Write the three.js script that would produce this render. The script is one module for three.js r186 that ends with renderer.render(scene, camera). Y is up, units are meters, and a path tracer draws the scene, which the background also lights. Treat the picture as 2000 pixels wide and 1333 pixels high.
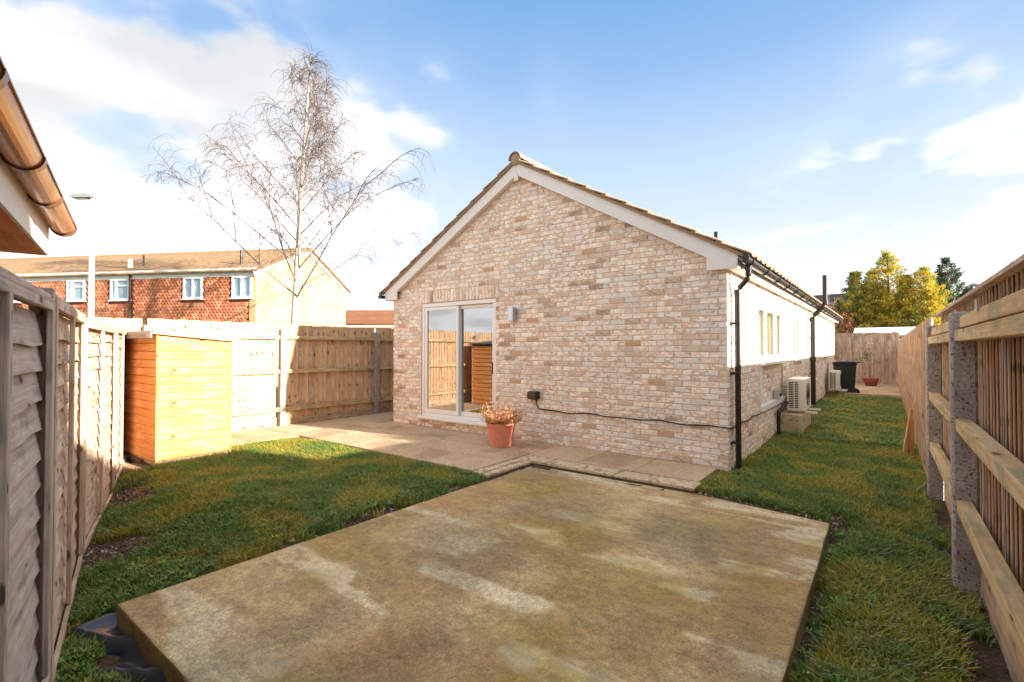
import * as THREE from 'three';
import { mergeGeometries } from 'three/addons/utils/BufferGeometryUtils.js';
import { RoundedBoxGeometry } from 'three/addons/geometries/RoundedBoxGeometry.js';

// ------------------------------------------------------------------ camera, sky, sun, exposure
const scene = new THREE.Scene();
const EXPOSURE = 3.6, SKY_UNIT = 3.0;
const camera = new THREE.PerspectiveCamera(69.85, 1024 / 682, 0.05, 900);
camera.position.set(1.529, 1.468, 6.338);
{
  const yaw = THREE.MathUtils.degToRad(37.414), pitch = THREE.MathUtils.degToRad(0.882);
  camera.lookAt(1.529 - Math.sin(yaw) * Math.cos(pitch), 1.468 + Math.sin(pitch), 6.338 - Math.cos(yaw) * Math.cos(pitch));
}
const renderer = new THREE.WebGLRenderer({ antialias: true });
renderer.toneMapping = THREE.LinearToneMapping;
renderer.toneMappingExposure = EXPOSURE;
renderer.shadowMap.enabled = true;

const sun = new THREE.DirectionalLight(new THREE.Color(1, 0.93, 0.82), 5);
sun.position.set(40, 11.4, -7.4);
sun.target.position.set(0, 0, 0);
sun.castShadow = true;
sun.shadow.radius = 1.2;
sun.shadow.mapSize.set(4096, 4096);
Object.assign(sun.shadow.camera, { left: -35, right: 35, top: 25, bottom: -15, near: 1, far: 120 });
scene.add(sun, sun.target);

// ------------------------------------------------------------------ numbers and noise
function rngOf(seed) { let s = seed >>> 0; return () => { s = (s + 0x6D2B79F5) >>> 0; let t = Math.imul(s ^ (s >>> 15), 1 | s); t = (t + Math.imul(t ^ (t >>> 7), 61 | t)) ^ t; return ((t ^ (t >>> 14)) >>> 0) / 4294967296; }; }
const R = rngOf(20240);
const rr = (a, b) => a + (b - a) * R();
const pick = (a) => a[Math.floor(R() * a.length)];
const clamp = (x, a = 0, b = 1) => Math.min(b, Math.max(a, x));
const ss = (a, b, x) => { const t = clamp((x - a) / (b - a)); return t * t * (3 - 2 * t); };
const mix = (a, b, t) => a + (b - a) * t;
const mix3 = (a, b, t) => [mix(a[0], b[0], t), mix(a[1], b[1], t), mix(a[2], b[2], t)];
function hash(x, y, s) { let h = Math.imul(x, 374761393) ^ Math.imul(y, 668265263) ^ Math.imul(s, 1442695041); h = Math.imul(h ^ (h >>> 13), 1274126177); return ((h ^ (h >>> 16)) >>> 0) / 4294967296; }
function vnoise(x, y, s, px = 1 << 20, py = 1 << 20) {
  const xi = Math.floor(x), yi = Math.floor(y), fx = x - xi, fy = y - yi, u = fx * fx * (3 - 2 * fx), v = fy * fy * (3 - 2 * fy);
  const x0 = ((xi % px) + px) % px, x1 = (x0 + 1) % px, y0 = ((yi % py) + py) % py, y1 = (y0 + 1) % py;
  return mix(mix(hash(x0, y0, s), hash(x1, y0, s), u), mix(hash(x0, y1, s), hash(x1, y1, s), u), v);
}
function fbm(x, y, s, oct = 4, px = 1 << 16, py = 1 << 16) {
  let a = 0.5, v = 0, n = 0;
  for (let i = 0; i < oct; i++) { v += a * vnoise(x, y, s + i * 17, px, py); n += a; a *= 0.5; x *= 2; y *= 2; px *= 2; py *= 2; }
  return v / n;
}

// ------------------------------------------------------------------ sky: air and clouds by direction
{
  const W = 2048, H = 1024, data = new Float32Array(W * H * 4);
  const table = [[0, [1.6, 1.55, 1.5]], [5, [1.08, 1.08, 1.1]], [9, [0.8, 0.86, 0.95]], [15, [0.61, 0.73, 0.9]], [22, [0.46, 0.62, 0.86]], [29, [0.28, 0.47, 0.77]], [36, [0.18, 0.38, 0.7]], [55, [0.14, 0.32, 0.63]], [90, [0.12, 0.28, 0.58]]];
  // [azimuth from -z towards +x, elevation, half width, half height, strength], degrees
  const blobs = [[-74, 25, 9, 4.5, 1], [-66, 26, 6, 6, 1], [-82, 20, 10, 6, 1], [-66, 20, 8, 6, .8], [-90, 24, 8, 6, 1], [-76, 12, 14, 5.5, 1.2], [-58, 22, 7, 7, .5], [-57, 14, 9, 5, .55], [-50, 24, 5, 3.4, .3], [-48, 29.8, 4, 2.2, .24], [-32.5, 27.5, 2, 3, .17], [4.5, 23.2, 4.4, 2.3, .62], [-1.5, 18.0, 4.6, 2.2, .6], [6.0, 16.4, 5, 2.6, .66], [7.5, 9.5, 3.6, 4, .85], [-8, 15.5, 5, 2.2, .4], [-3, 11.5, 8, 2.0, .42], [16, 20, 6, 5, .6]];
  const holes = [[-77, 19.6, 3.2, 1.9, .75], [-72.5, 16.6, 4, 1.3, .7], [-78, 28.6, 2.2, 1.6, .5]];
  for (let j = 0; j < H; j++) {
    const el = ((j + 0.5) / H - 0.5) * 180, er = el * Math.PI / 180, ce = Math.cos(er), se = Math.sin(er);
    for (let i = 0; i < W; i++) {
      const o = (j * W + i) * 4, phi = ((i + 0.5) / W - 0.5) * 2 * Math.PI, dx = Math.cos(phi) * ce, dz = Math.sin(phi) * ce;
      if (el < -3) { data[o] = 0.2 / SKY_UNIT; data[o + 1] = 0.19 / SKY_UNIT; data[o + 2] = 0.17 / SKY_UNIT; data[o + 3] = 1; continue; }
      const e = Math.max(el, 0);
      let k = 0; while (k < table.length - 2 && e > table[k + 1][0]) k++;
      let c = mix3(table[k][1], table[k + 1][1], clamp((e - table[k][0]) / (table[k + 1][0] - table[k][0])));
      const az = Math.atan2(dx, -dz) * 180 / Math.PI;
      const q = 1 / (se + 0.22), wx = dx * q, wz = dz * q;
      const w1 = fbm(wx * 2.1 + 5, wz * 2.1, 3, 4), w2 = fbm(wx * 2.1, wz * 2.1 + 9, 8, 4);
      const n = fbm(wx * 3.2 + w1 * 1.3, wz * 3.2 + w2 * 1.3, 21, 6);
      const inside = (1 - ss(46, 58, Math.abs(az + 37))) * (1 - ss(36, 46, e));
      let cov = 0, veil = 0;
      if (inside > 0) {
        let b = 0, v = 0;
        for (const B of blobs) { const d = ((az - B[0]) / B[2]) ** 2 + ((e - B[1]) / B[3]) ** 2; if (d < 14) { b = Math.max(b, B[4] * Math.exp(-d * 0.7)) + 0.1 * B[4] * Math.exp(-d); v = Math.max(v, B[4] * Math.exp(-d * 0.28)); } }
        for (const B of holes) { const d = ((az - B[0]) / B[2]) ** 2 + ((e - B[1]) / B[3]) ** 2; if (d < 6) b -= B[4] * Math.exp(-d); }
        const fine = fbm(wx * 9 + w2 * 2, wz * 9 + w1 * 2, 41, 5);
        cov = ss(0.28, 0.74, b + ((n - 0.5) * 1.7 + (fine - 0.5) * 0.8) * Math.sqrt(clamp(b * 1.5)));
        veil = 0.42 * v * ss(0.25, 0.7, n * 0.7 + fine * 0.3);
      }
      const big = fbm(wx * 0.9 + 3, wz * 0.9 + 1, 55, 3);
      const cov2 = ss(0.4, 0.68, big * 0.55 + n * 0.52);
      cov = mix(cov2, cov, inside); veil = mix(0.3, veil, inside);
      const lum = mix(1.85, 1.0, ss(9, 22, e)) * mix(1, 1.5, ss(34, 48, e)) * mix(0.72, 1.14, ss(0.32, 0.68, w2 * 0.5 + n * 0.5));
      c = mix3(c, [1.02, 1.03, 1.05], veil);
      c = mix3(c, [lum * 0.975, lum * 0.99, lum * 1.01], cov * 0.95);
      data[o] = c[0] / SKY_UNIT; data[o + 1] = c[1] / SKY_UNIT; data[o + 2] = c[2] / SKY_UNIT; data[o + 3] = 1;
    }
  }
  const sky = new THREE.DataTexture(data, W, H, THREE.RGBAFormat, THREE.FloatType);
  sky.mapping = THREE.EquirectangularReflectionMapping; sky.magFilter = THREE.LinearFilter; sky.minFilter = THREE.LinearFilter; sky.wrapS = THREE.RepeatWrapping; sky.needsUpdate = true;
  scene.background = sky; scene.environment = sky;
}

// ------------------------------------------------------------------ textures and materials
function tex(w, h, fn, srgb = true) {
  const d = new Uint8Array(w * h * 4);
  for (let j = 0; j < h; j++) for (let i = 0; i < w; i++) { const c = fn((i + 0.5) / w, (j + 0.5) / h), o = (j * w + i) * 4; d[o] = clamp(c[0], 0, 255); d[o + 1] = clamp(c[1], 0, 255); d[o + 2] = clamp(c[2], 0, 255); d[o + 3] = 255; }
  const t = new THREE.DataTexture(d, w, h, THREE.RGBAFormat);
  t.wrapS = t.wrapT = THREE.RepeatWrapping; t.magFilter = THREE.LinearFilter; t.minFilter = THREE.LinearMipmapLinearFilter; t.generateMipmaps = true;
  if (srgb) t.colorSpace = THREE.SRGBColorSpace;
  t.needsUpdate = true; return t;
}
const grey = (v) => [v, v, v];
// wood: 0.6 m across (u) by 2.4 m along the grain (v)
function woodTex(base, dark, pale, knots, seed, weather = 0) {
  const kn = []; const q = rngOf(seed * 77 + 5);
  for (let i = 0; i < knots; i++) kn.push([q(), q(), 0.006 + q() * 0.011, q()]);
  return tex(512, 1024, (u, v) => {
    let du = 0, ring = 0, core = 0;
    for (const k of kn) {
      let x = u - k[0], y = v - k[1]; x -= Math.round(x); y -= Math.round(y); x *= 0.6; y *= 2.4;
      if (Math.abs(x) > 0.09 || Math.abs(y) > 0.22) continue;
      const r = Math.hypot(x, y * 0.42) / k[2]; du += 0.02 * Math.sign(x) * Math.exp(-r * 0.9); core = Math.max(core, 1 - ss(0.55, 1.15, r)); ring = Math.max(ring, (1 - ss(1, 3, r)) * 0.4);
    }
    const g = fbm((u + du) * 60, v * 3, seed, 3, 60, 3), g2 = fbm((u + du) * 16, v * 2, seed + 40, 3, 16, 2), f = fbm(u * 160, v * 24, seed + 9, 2, 160, 24);
    const p = fbm(u * 5, v * 9, seed + 90, 3, 5, 9);
    let c = mix3(base, dark, clamp(g * 0.9 - 0.1 + (g2 - 0.5) * 0.9));
    c = mix3(c, pale, clamp((p - 0.45) * 1.8));
    if (weather) { const w = ss(0.5, 0.75, fbm(u * 9, v * 14, seed + 33, 4, 9, 14)); c = mix3(c, weather, w * 0.6); }
    c = mix3(c, dark, ring); c = mix3(c, [dark[0] * 0.5, dark[1] * 0.42, dark[2] * 0.38], core * 0.85);
    const s = 0.93 + f * 0.14; return [c[0] * s, c[1] * s, c[2] * s];
  });
}
const woodBump = tex(512, 512, (u, v) => grey(255 * (0.6 * fbm(u * 90, v * 4, 4, 3, 90, 4) + 0.4 * fbm(u * 200, v * 40, 6, 2, 200, 40))), false);
const std = (o) => new THREE.MeshStandardMaterial({ roughness: 0.85, ...o });
const M = {};
M.pine = std({ map: woodTex([214, 178, 140], [178, 132, 92], [228, 200, 168], 26, 11), bumpMap: woodBump, bumpScale: 0.002 });
M.pineB = std({ map: woodTex([206, 172, 138], [164, 124, 92], [214, 190, 162], 30, 12, [150, 140, 122]), bumpMap: woodBump, bumpScale: 0.002 });
M.greyWood = std({ map: woodTex([200, 182, 168], [156, 138, 126], [216, 204, 194], 22, 13, [128, 122, 116]), bumpMap: woodBump, bumpScale: 0.003 });
M.panelWood = std({ map: woodTex([212, 184, 160], [172, 138, 112], [224, 206, 188], 22, 17, [150, 134, 118]), bumpMap: woodBump, bumpScale: 0.003 });
M.shedWood = std({ map: woodTex([226, 156, 92], [190, 114, 52], [234, 182, 126], 11, 14), bumpMap: woodBump, bumpScale: 0.002 });
M.railWood = std({ map: woodTex([206, 176, 128], [170, 132, 86], [214, 194, 156], 16, 15, [140, 136, 104]), bumpMap: woodBump, bumpScale: 0.002 });
M.concretePost = std({ map: tex(256, 512, (u, v) => { const n = fbm(u * 50, v * 100, 7, 3, 50, 100), b = fbm(u * 3, v * 6, 9, 4, 3, 6), pit = ss(0.8, 0.86, vnoise(u * 44, v * 88, 31, 44, 88)), s = mix(0.76, 1.12, b) * mix(0.8, 1.16, n) * (1 - 0.4 * pit); return [172 * s, 162 * s, 156 * s]; }), bumpMap: tex(256, 512, (u, v) => grey(200 - 190 * ss(0.78, 0.86, vnoise(u * 44, v * 88, 31, 44, 88)) + 40 * fbm(u * 60, v * 120, 5, 2, 60, 120)), false), bumpScale: 0.003, roughness: 0.95 });
// concrete slab, 4.5 m square of texture: algae, rust-brown stain bands, pale scrape marks, grit
M.slab = std({ roughness: 0.92, map: tex(1536, 1536, (u, v) => {
  const x = u * 4.5, y = v * 4.5;
  const b = fbm(x * 1.6, y * 1.6, 101, 5), m = fbm(x * 2.3 + 4, y * 2.3, 133, 5), st = fbm(x * 4.2, y * 1.1 + 2 * b, 151, 5), fine = fbm(x * 150, y * 150, 171, 2) * 0.6 + fbm(x * 30, y * 30, 173, 3) * 0.4, grit = hash(Math.floor(u * 1536), Math.floor(v * 1536), 5);
  let c = mix3([190, 166, 130], [166, 138, 100], ss(0.3, 0.7, b));
  c = mix3(c, [222, 210, 188], ss(0.52, 0.7, st) * 0.75);
  c = mix3(c, [160, 108, 66], ss(0.52, 0.78, fbm(x * 2.2 + 7, y * 0.9, 211, 4)) * 0.4);
  const mo = ss(0.46, 0.68, m + (fine - 0.5) * 0.5) * ss(0.3, 0.6, fbm(x * 0.6 + 1, y * 0.6 + 4, 231, 3));
  c = mix3(c, [146, 124, 52], mo * 0.5);
  c = mix3(c, [122, 112, 92], ss(0.5, 0.75, fbm(x * 0.8 + 12, y * 0.8, 251, 4)) * 0.45);
  const s = mix(0.62, 1.28, fine) * mix(0.88, 1.1, fbm(x * 14, y * 7, 281, 3)) * (grit > 0.985 ? 1.25 : grit < 0.02 ? 0.72 : 1);
  return [c[0] * s * 1.0, c[1] * s * 0.98, c[2] * s * 0.9];
}), bumpMap: tex(1024, 1024, (u, v) => grey(255 * (0.55 * fbm(u * 240, v * 240, 3, 3, 240, 240) + 0.45 * fbm(u * 40, v * 40, 5, 3, 40, 40))), false), bumpScale: 0.0025 });
M.paving = std({ roughness: 0.9, map: tex(1024, 1024, (u, v) => { const x = u * 4, y = v * 4, b = fbm(x * 2, y * 2, 301, 5, 8, 8), f = fbm(x * 40, y * 40, 311, 3, 160, 160), st = ss(0.56, 0.72, fbm(x * 1.5, y * 1.5, 321, 4, 6, 6)); let c = mix3([198, 172, 140], [176, 148, 114], b); c = mix3(c, [148, 122, 92], st * 0.55); const s = mix(0.86, 1.12, f); return [c[0] * s, c[1] * s, c[2] * s]; }), bumpMap: tex(512, 512, (u, v) => grey(255 * fbm(u * 120, v * 120, 33, 3, 120, 120)), false), bumpScale: 0.003 });
M.edging = std({ roughness: 0.92, map: tex(512, 512, (u, v) => { const b = fbm(u * 12, v * 12, 401, 5, 12, 12), f = fbm(u * 90, v * 90, 411, 3, 90, 90), mo = ss(0.6, 0.72, fbm(u * 20, v * 20, 421, 4, 20, 20)); let c = mix3([214, 196, 168], [186, 158, 122], b); c = mix3(c, [112, 104, 56], mo * 0.6); const s = mix(0.8, 1.14, f); return [c[0] * s, c[1] * s, c[2] * s]; }), bumpMap: tex(512, 512, (u, v) => grey(255 * fbm(u * 60, v * 60, 43, 4, 60, 60)), false), bumpScale: 0.006 });
M.soil = std({ roughness: 1, map: tex(512, 512, (u, v) => { const b = fbm(u * 14, v * 14, 501, 5, 14, 14), f = fbm(u * 110, v * 110, 511, 3, 110, 110); const c = mix3([58, 44, 32], [96, 74, 54], b), s = mix(0.6, 1.35, f); return [c[0] * s, c[1] * s, c[2] * s]; }), bumpMap: tex(512, 512, (u, v) => grey(255 * fbm(u * 70, v * 70, 53, 4, 70, 70)), false), bumpScale: 0.02 });
M.earth = std({ roughness: 1, color: new THREE.Color(0.09, 0.1, 0.05) });
// brick faces: 8 x 8 different bricks
const brickTone = [];
{ const q = rngOf(99); for (let i = 0; i < 64; i++) { const t = q(); brickTone.push(t < 0.64 ? 0 : t < 0.87 ? 1 : t < 0.955 ? 2 : 3); } }
const toneRGB = [[245, 235, 223], [232, 204, 180], [210, 170, 134], [170, 150, 132]];
const smearRGB = [[218, 186, 158], [244, 232, 218], [230, 204, 178], [204, 180, 156]];
M.brick = std({ roughness: 0.95, map: tex(1024, 512, (u, v) => {
  const cx = Math.floor(u * 8), cy = Math.floor(v * 8), id = cy * 8 + cx, t = brickTone[id], fx = u * 8 - cx, fy = v * 8 - cy;
  const n = fbm(fx * 5 + cx * 31, fy * 2.6 + cy * 17, 601, 4), f = fbm(fx * 30 + cx * 50, fy * 11 + cy * 20, 611, 3), h = hash(cx, cy, 3);
  let c = mix3(toneRGB[t], smearRGB[t], ss(0.5, 0.62, n + (h - 0.5) * 0.25));
  c = mix3(c, [160, 124, 96], ss(0.66, 0.74, f) * 0.6);
  const s = mix(0.92, 1.07, h) * mix(0.88, 1.14, f);
  return [c[0] * s, c[1] * s, c[2] * s];
}), bumpMap: tex(512, 256, (u, v) => grey(255 * fbm(u * 160, v * 90, 63, 3, 160, 90)), false), bumpScale: 0.004 });
M.mortar = std({ color: 0xcdbba5, roughness: 1 });
M.white = std({ color: 0xe9e7e2, roughness: 0.35 });
M.whiteMatt = std({ color: 0xe6e2da, roughness: 0.6 });
M.black = std({ color: 0x2a2522, roughness: 0.32 });
M.blackRubber = std({ color: 0x191919, roughness: 0.6 });
M.tile = std({ map: tex(256, 256, (u, v) => { const b = fbm(u * 6, v * 6, 701, 4, 6, 6), f = fbm(u * 50, v * 50, 711, 3, 50, 50), c = mix3([168, 142, 118], [134, 112, 92], b), s = mix(0.8, 1.16, f); return [c[0] * s, c[1] * s, c[2] * s]; }), roughness: 0.95 });
M.glass = new THREE.MeshPhysicalMaterial({ color: 0xffffff, roughness: 0.0, transmission: 1, thickness: 0, ior: 2.3, metalness: 0 });
M.room = std({ color: 0x8d8377, roughness: 0.9 });
M.steel = std({ color: 0xb9bcc0, roughness: 0.35, metalness: 0.7 });
M.terracotta = std({ map: tex(256, 256, (u, v) => { const b = fbm(u * 8, v * 8, 801, 4, 8, 8), f = fbm(u * 60, v * 60, 811, 2, 60, 60), c = mix3([232, 150, 122], [216, 126, 98], b), s = mix(0.93, 1.06, f); return [c[0] * s, c[1] * s, c[2] * s]; }), roughness: 0.6 });
M.vertex = std({ vertexColors: true, roughness: 0.9, side: THREE.DoubleSide });
M.leaf = new THREE.MeshPhysicalMaterial({ vertexColors: true, roughness: 0.9, transmission: 0.3, thickness: 0, side: THREE.DoubleSide });

// ------------------------------------------------------------------ building helpers
const used = {};
function numbered(n) { if (!(n in used)) { used[n] = 0; return n; } used[n]++; return n + '_' + String(used[n]).padStart(3, '0'); }
function shade(o) { o.traverse((m) => { if (m.isMesh) { m.castShadow = true; m.receiveShadow = true; } }); return o; }
function thing(name, label, category, x = 0, y = 0, z = 0, turn = 0, group) { const o = new THREE.Group(); o.name = numbered(name); o.position.set(x, y, z); o.rotation.y = turn; o.userData = { label, category }; if (group) o.userData.group = group; scene.add(o); return o; }
function part(name, geo, mat, parent, x = 0, y = 0, z = 0) { const m = new THREE.Mesh(geo, mat); m.name = name; m.position.set(x, y, z); m.castShadow = m.receiveShadow = true; parent.add(m); return m; }
function solo(name, geo, mat, label, category, x = 0, y = 0, z = 0) { const m = part(numbered(name), geo, mat, scene, x, y, z); m.userData = { label, category }; return m; }
function struct(name, geo, mat, x = 0, y = 0, z = 0) { const m = part(name, geo, mat, scene, x, y, z); m.userData = { kind: 'structure' }; return m; }
const T = (g, x, y, z) => g.translate(x, y, z);
function flat(g) { return g.index ? g.toNonIndexed() : g; }
function merge(list) { return mergeGeometries(list.map((g) => { const q = flat(g); for (const k of Object.keys(q.attributes)) if (!['position', 'normal', 'uv', 'color'].includes(k)) q.deleteAttribute(k); return q; })); }
// uv in metres: grain along 'axis'
function grain(g, axis, ou = 0, ov = 0, su = 0.6, sv = 2.4) {
  g = flat(g); const p = g.attributes.position, n = g.attributes.normal, uv = new Float32Array(p.count * 2), A = 'xyz'.indexOf(axis);
  for (let i = 0; i < p.count; i += 3) {
    const nn = [0, 0, 0]; for (let k = 0; k < 3; k++) { nn[0] += n.getX(i + k); nn[1] += n.getY(i + k); nn[2] += n.getZ(i + k); }
    const a = nn.map(Math.abs), d = a.indexOf(Math.max(...a));
    const along = d === A ? (A + 1) % 3 : A, across = [0, 1, 2].find((k) => k !== d && k !== along);
    for (let k = 0; k < 3; k++) { const P = [p.getX(i + k), p.getY(i + k), p.getZ(i + k)]; uv[(i + k) * 2] = P[across] / su + ou + d * 0.37; uv[(i + k) * 2 + 1] = P[along] / sv + ov; }
  }
  g.setAttribute('uv', new THREE.BufferAttribute(uv, 2)); return g;
}
const box = (w, h, d) => new THREE.BoxGeometry(w, h, d);
const rbox = (w, h, d, r = 0.006) => new RoundedBoxGeometry(w, h, d, 1, Math.min(r, w / 2.2, h / 2.2, d / 2.2));
const wood = (w, h, d, axis, r = 0.004) => grain(rbox(w, h, d, r), axis, R(), R());
const mbox = (x0, x1, y0, y1, z0, z1) => T(box(x1 - x0, y1 - y0, z1 - z0), (x0 + x1) / 2, (y0 + y1) / 2, (z0 + z1) / 2);
class MB {
  constructor() { this.p = []; this.i = []; this.c = []; this.n = 0; }
  v(x, y, z, c) { this.p.push(x, y, z); if (c) this.c.push(c[0], c[1], c[2]); return this.n++; }
  tri(a, b, c) { this.i.push(a, b, c); }
  tube(pts, rad, sides, col) {
    let prev = null; const L = pts.length; const up = new THREE.Vector3(), side = new THREE.Vector3(), d = new THREE.Vector3();
    for (let k = 0; k < L; k++) {
      d.copy(pts[Math.min(k + 1, L - 1)]).sub(pts[Math.max(k - 1, 0)]).normalize();
      up.set(0, 1, 0); if (Math.abs(d.y) > 0.9) up.set(1, 0, 0);
      side.crossVectors(d, up).normalize(); up.crossVectors(side, d).normalize();
      const ring = []; const r = typeof rad === 'function' ? rad(k / (L - 1)) : mix(rad[0], rad[1], k / (L - 1));
      for (let s = 0; s < sides; s++) { const a = s / sides * Math.PI * 2, ca = Math.cos(a) * r, sa = Math.sin(a) * r; ring.push(this.v(pts[k].x + side.x * ca + up.x * sa, pts[k].y + side.y * ca + up.y * sa, pts[k].z + side.z * ca + up.z * sa, col)); }
      if (prev) for (let s = 0; s < sides; s++) { const t = (s + 1) % sides; this.tri(prev[s], prev[t], ring[s]); this.tri(prev[t], ring[t], ring[s]); }
      prev = ring;
    }
  }
  geo() { const g = new THREE.BufferGeometry(); g.setAttribute('position', new THREE.Float32BufferAttribute(this.p, 3)); if (this.c.length) g.setAttribute('color', new THREE.Float32BufferAttribute(this.c, 3)); g.setIndex(this.i); g.computeVertexNormals(); g.setAttribute('uv', new THREE.Float32BufferAttribute(new Float32Array(this.n * 2), 2)); return g; }
}
const V = (x, y, z) => new THREE.Vector3(x, y, z);
function pipe(points, r, sides = 12, closed = true) { // round pipe along a polyline, corners softened
  const curve = new THREE.CurvePath(); const P = points.map((p) => V(...p));
  for (let i = 0; i < P.length - 1; i++) {
    const a = P[i].clone(), b = P[i + 1].clone(), l = a.distanceTo(b), t = Math.min(0.06, l * 0.4), dir = b.clone().sub(a).normalize();
    const s = i ? a.clone().addScaledVector(dir, t) : a, e = i < P.length - 2 ? b.clone().addScaledVector(dir, -t) : b;
    curve.add(new THREE.LineCurve3(s, e));
    if (i < P.length - 2) { const d2 = P[i + 2].clone().sub(b), t2 = Math.min(0.06, d2.length() * 0.4); curve.add(new THREE.QuadraticBezierCurve3(e, b, b.clone().addScaledVector(d2.normalize(), t2))); }
  }
  const mb = new MB(), pts = [];
  for (const c of curve.curves) { const n = c.isLineCurve3 ? 1 : 4; for (let k = pts.length ? 1 : 0; k <= n; k++) pts.push(c.getPoint(k / n)); }
  mb.tube(pts, [r, r], sides); const g = mb.geo();
  if (!closed) return g;
  const caps = [[pts[0], pts[1]], [pts[pts.length - 1], pts[pts.length - 2]]].map(([a, b]) => { const c = new THREE.CircleGeometry(r, sides); c.lookAt(a.clone().sub(b)); c.translate(a.x, a.y, a.z); return c; });
  return merge([g, ...caps]);
}

// ------------------------------------------------------------------ ground
const leftLine = [[2.0, 6.86], [0.25, 6.38], [-1.6, 5.86], [-3.52, 5.36], [-5.42, 4.7], [-7.3, 4.1]]; // posts of the left fence
function fenceZ(x) { for (let i = 0; i < leftLine.length - 1; i++) { const [a, b] = leftLine[i], [c, d] = leftLine[i + 1]; if (x <= a && x >= c) return mix(b, d, (a - x) / (a - c)); } return x > 2 ? 6.9 : 4.1; }
const slabBack = (x) => (x < 0 ? 1.09 : 1.09 + 0.15 * x);
function groundY(x, z) {
  let h = -0.055 + 0.03 * (fbm(x * 1.3, z * 1.3, 61, 3) - 0.5) + 0.03 * (fbm(x * 4, z * 4, 67, 2) - 0.5);
  h -= 0.15 * ss(4.0, 5.5, z) * ss(1.5, -1.5, x);
  if (x < 1.6) h -= 0.13 * (1 - ss(0.02, 0.24, x - 1.13)) * ss(1.0, 1.6, z) * ss(1.0, 1.13, x);
  h -= 0.05 * (1 - ss(0, 0.18, 1.92 - x)) * ss(-1, 1, z);
  if (x < -2.1) h -= 0.05 * (1 - ss(0.0, 0.16, -2.14 - x)) * ss(2, 3, z);
  return h;
}
struct('ground', new THREE.CircleGeometry(450, 64).rotateX(-Math.PI / 2), M.earth, 0, -0.42, 0);
{
  const x0 = -7.7, x1 = 2.0, z0 = -18.2, z1 = 7.0, nx = 130, nz = 330, mb = new MB(), uv = [];
  for (let j = 0; j <= nz; j++) for (let i = 0; i <= nx; i++) { const x = mix(x0, x1, i / nx), z = mix(z0, z1, j / nz); let y = groundY(x, z); if (x > -2.05 && x < 1.05 && z > 1.2 && z < 5.35) y = -0.3; if (x < -0.08 && x > -6.25 && z < -0.08 && z > -15.5) y = -0.3; if ((x < -2.2 && z < 1.9) || (x < -6.42 && z < 4.2)) y = -0.12; if (z < -12.4) y = -0.12; mb.v(x, y, z); uv.push(x / 1.5, z / 1.5); }
  for (let j = 0; j < nz; j++) for (let i = 0; i < nx; i++) { const a = j * (nx + 1) + i, b = a + 1, c = a + nx + 1, d = c + 1; mb.tri(a, c, b); mb.tri(b, c, d); }
  const g = mb.geo(); g.setAttribute('uv', new THREE.Float32BufferAttribute(uv, 2));
  struct('garden_soil', g, M.soil);
}
// concrete slab with slightly uneven cast edges
{
  const outline = []; const edge = (ax, az, bx, bz, n) => { for (let k = 0; k < n; k++) { const t = k / n; const j = k ? 0.006 * (fbm(k * 0.9, ax * 3 + az, 71, 3) - 0.5) * 2 : 0; const dx = bx - ax, dz = bz - az, l = Math.hypot(dx, dz); outline.push([mix(ax, bx, t) + dz / l * j, mix(az, bz, t) - dx / l * j]); } };
  edge(-2.12, 5.44, 1.15, 5.46, 40); edge(1.15, 5.46, 1.13, slabBack(1.13), 46); edge(1.13, slabBack(1.13), 0, 1.1, 16); edge(0, 1.1, -2.14, 1.1, 2); edge(-2.14, 1.1, -2.12, 5.44, 50);
  const s = new THREE.Shape(outline.map(([x, z]) => new THREE.Vector2(x, -z)));
  const g = new THREE.ExtrudeGeometry(s, { depth: 0.26, bevelEnabled: true, bevelThickness: 0.012, bevelSize: 0.012, bevelOffset: -0.012, bevelSegments: 2 }).rotateX(-Math.PI / 2);
  g.translate(0, -0.05 - 0.272, 0);
  struct('concrete_slab', grain(g, 'x', -0.61, 0.5, 4.5, 4.5), M.slab);
}
// damp-proof sheet poking out under the slab corner
{
  const mb = new MB(), nu = 44, nv = 14;
  for (let j = 0; j <= nv; j++) for (let i = 0; i <= nu; i++) {
    const t = i / nu, w = j / nv; let x, z;
    if (t < 0.16) { x = -2.11 - w * 0.2; z = mix(5.22, 5.44, t / 0.16) + w * 0.08 * t; } else { x = mix(-2.11, -0.95, (t - 0.16) / 0.84) - (1 - ss(0.16, 0.4, t)) * w * 0.2; z = 5.44 + w * (0.16 + 0.07 * vnoise(t * 9, 3, 75)); }
    const y = -0.165 - 0.045 * w + 0.045 * (fbm(t * 13, w * 2.4, 73, 3) - 0.5) + 0.03 * Math.sin(w * 5 + t * 20);
    mb.v(x, y, z);
  }
  for (let j = 0; j < nv; j++) for (let i = 0; i < nu; i++) { const a = j * (nu + 1) + i; mb.tri(a, a + nu + 1, a + 1); mb.tri(a + 1, a + nu + 1, a + nu + 2); }
  solo('plastic_sheet', mb.geo(), std({ color: 0x2c3440, roughness: 0.3, side: THREE.DoubleSide }), 'crumpled dark plastic sheet sticking out under the concrete slab corner', 'plastic sheet');
}
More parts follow.
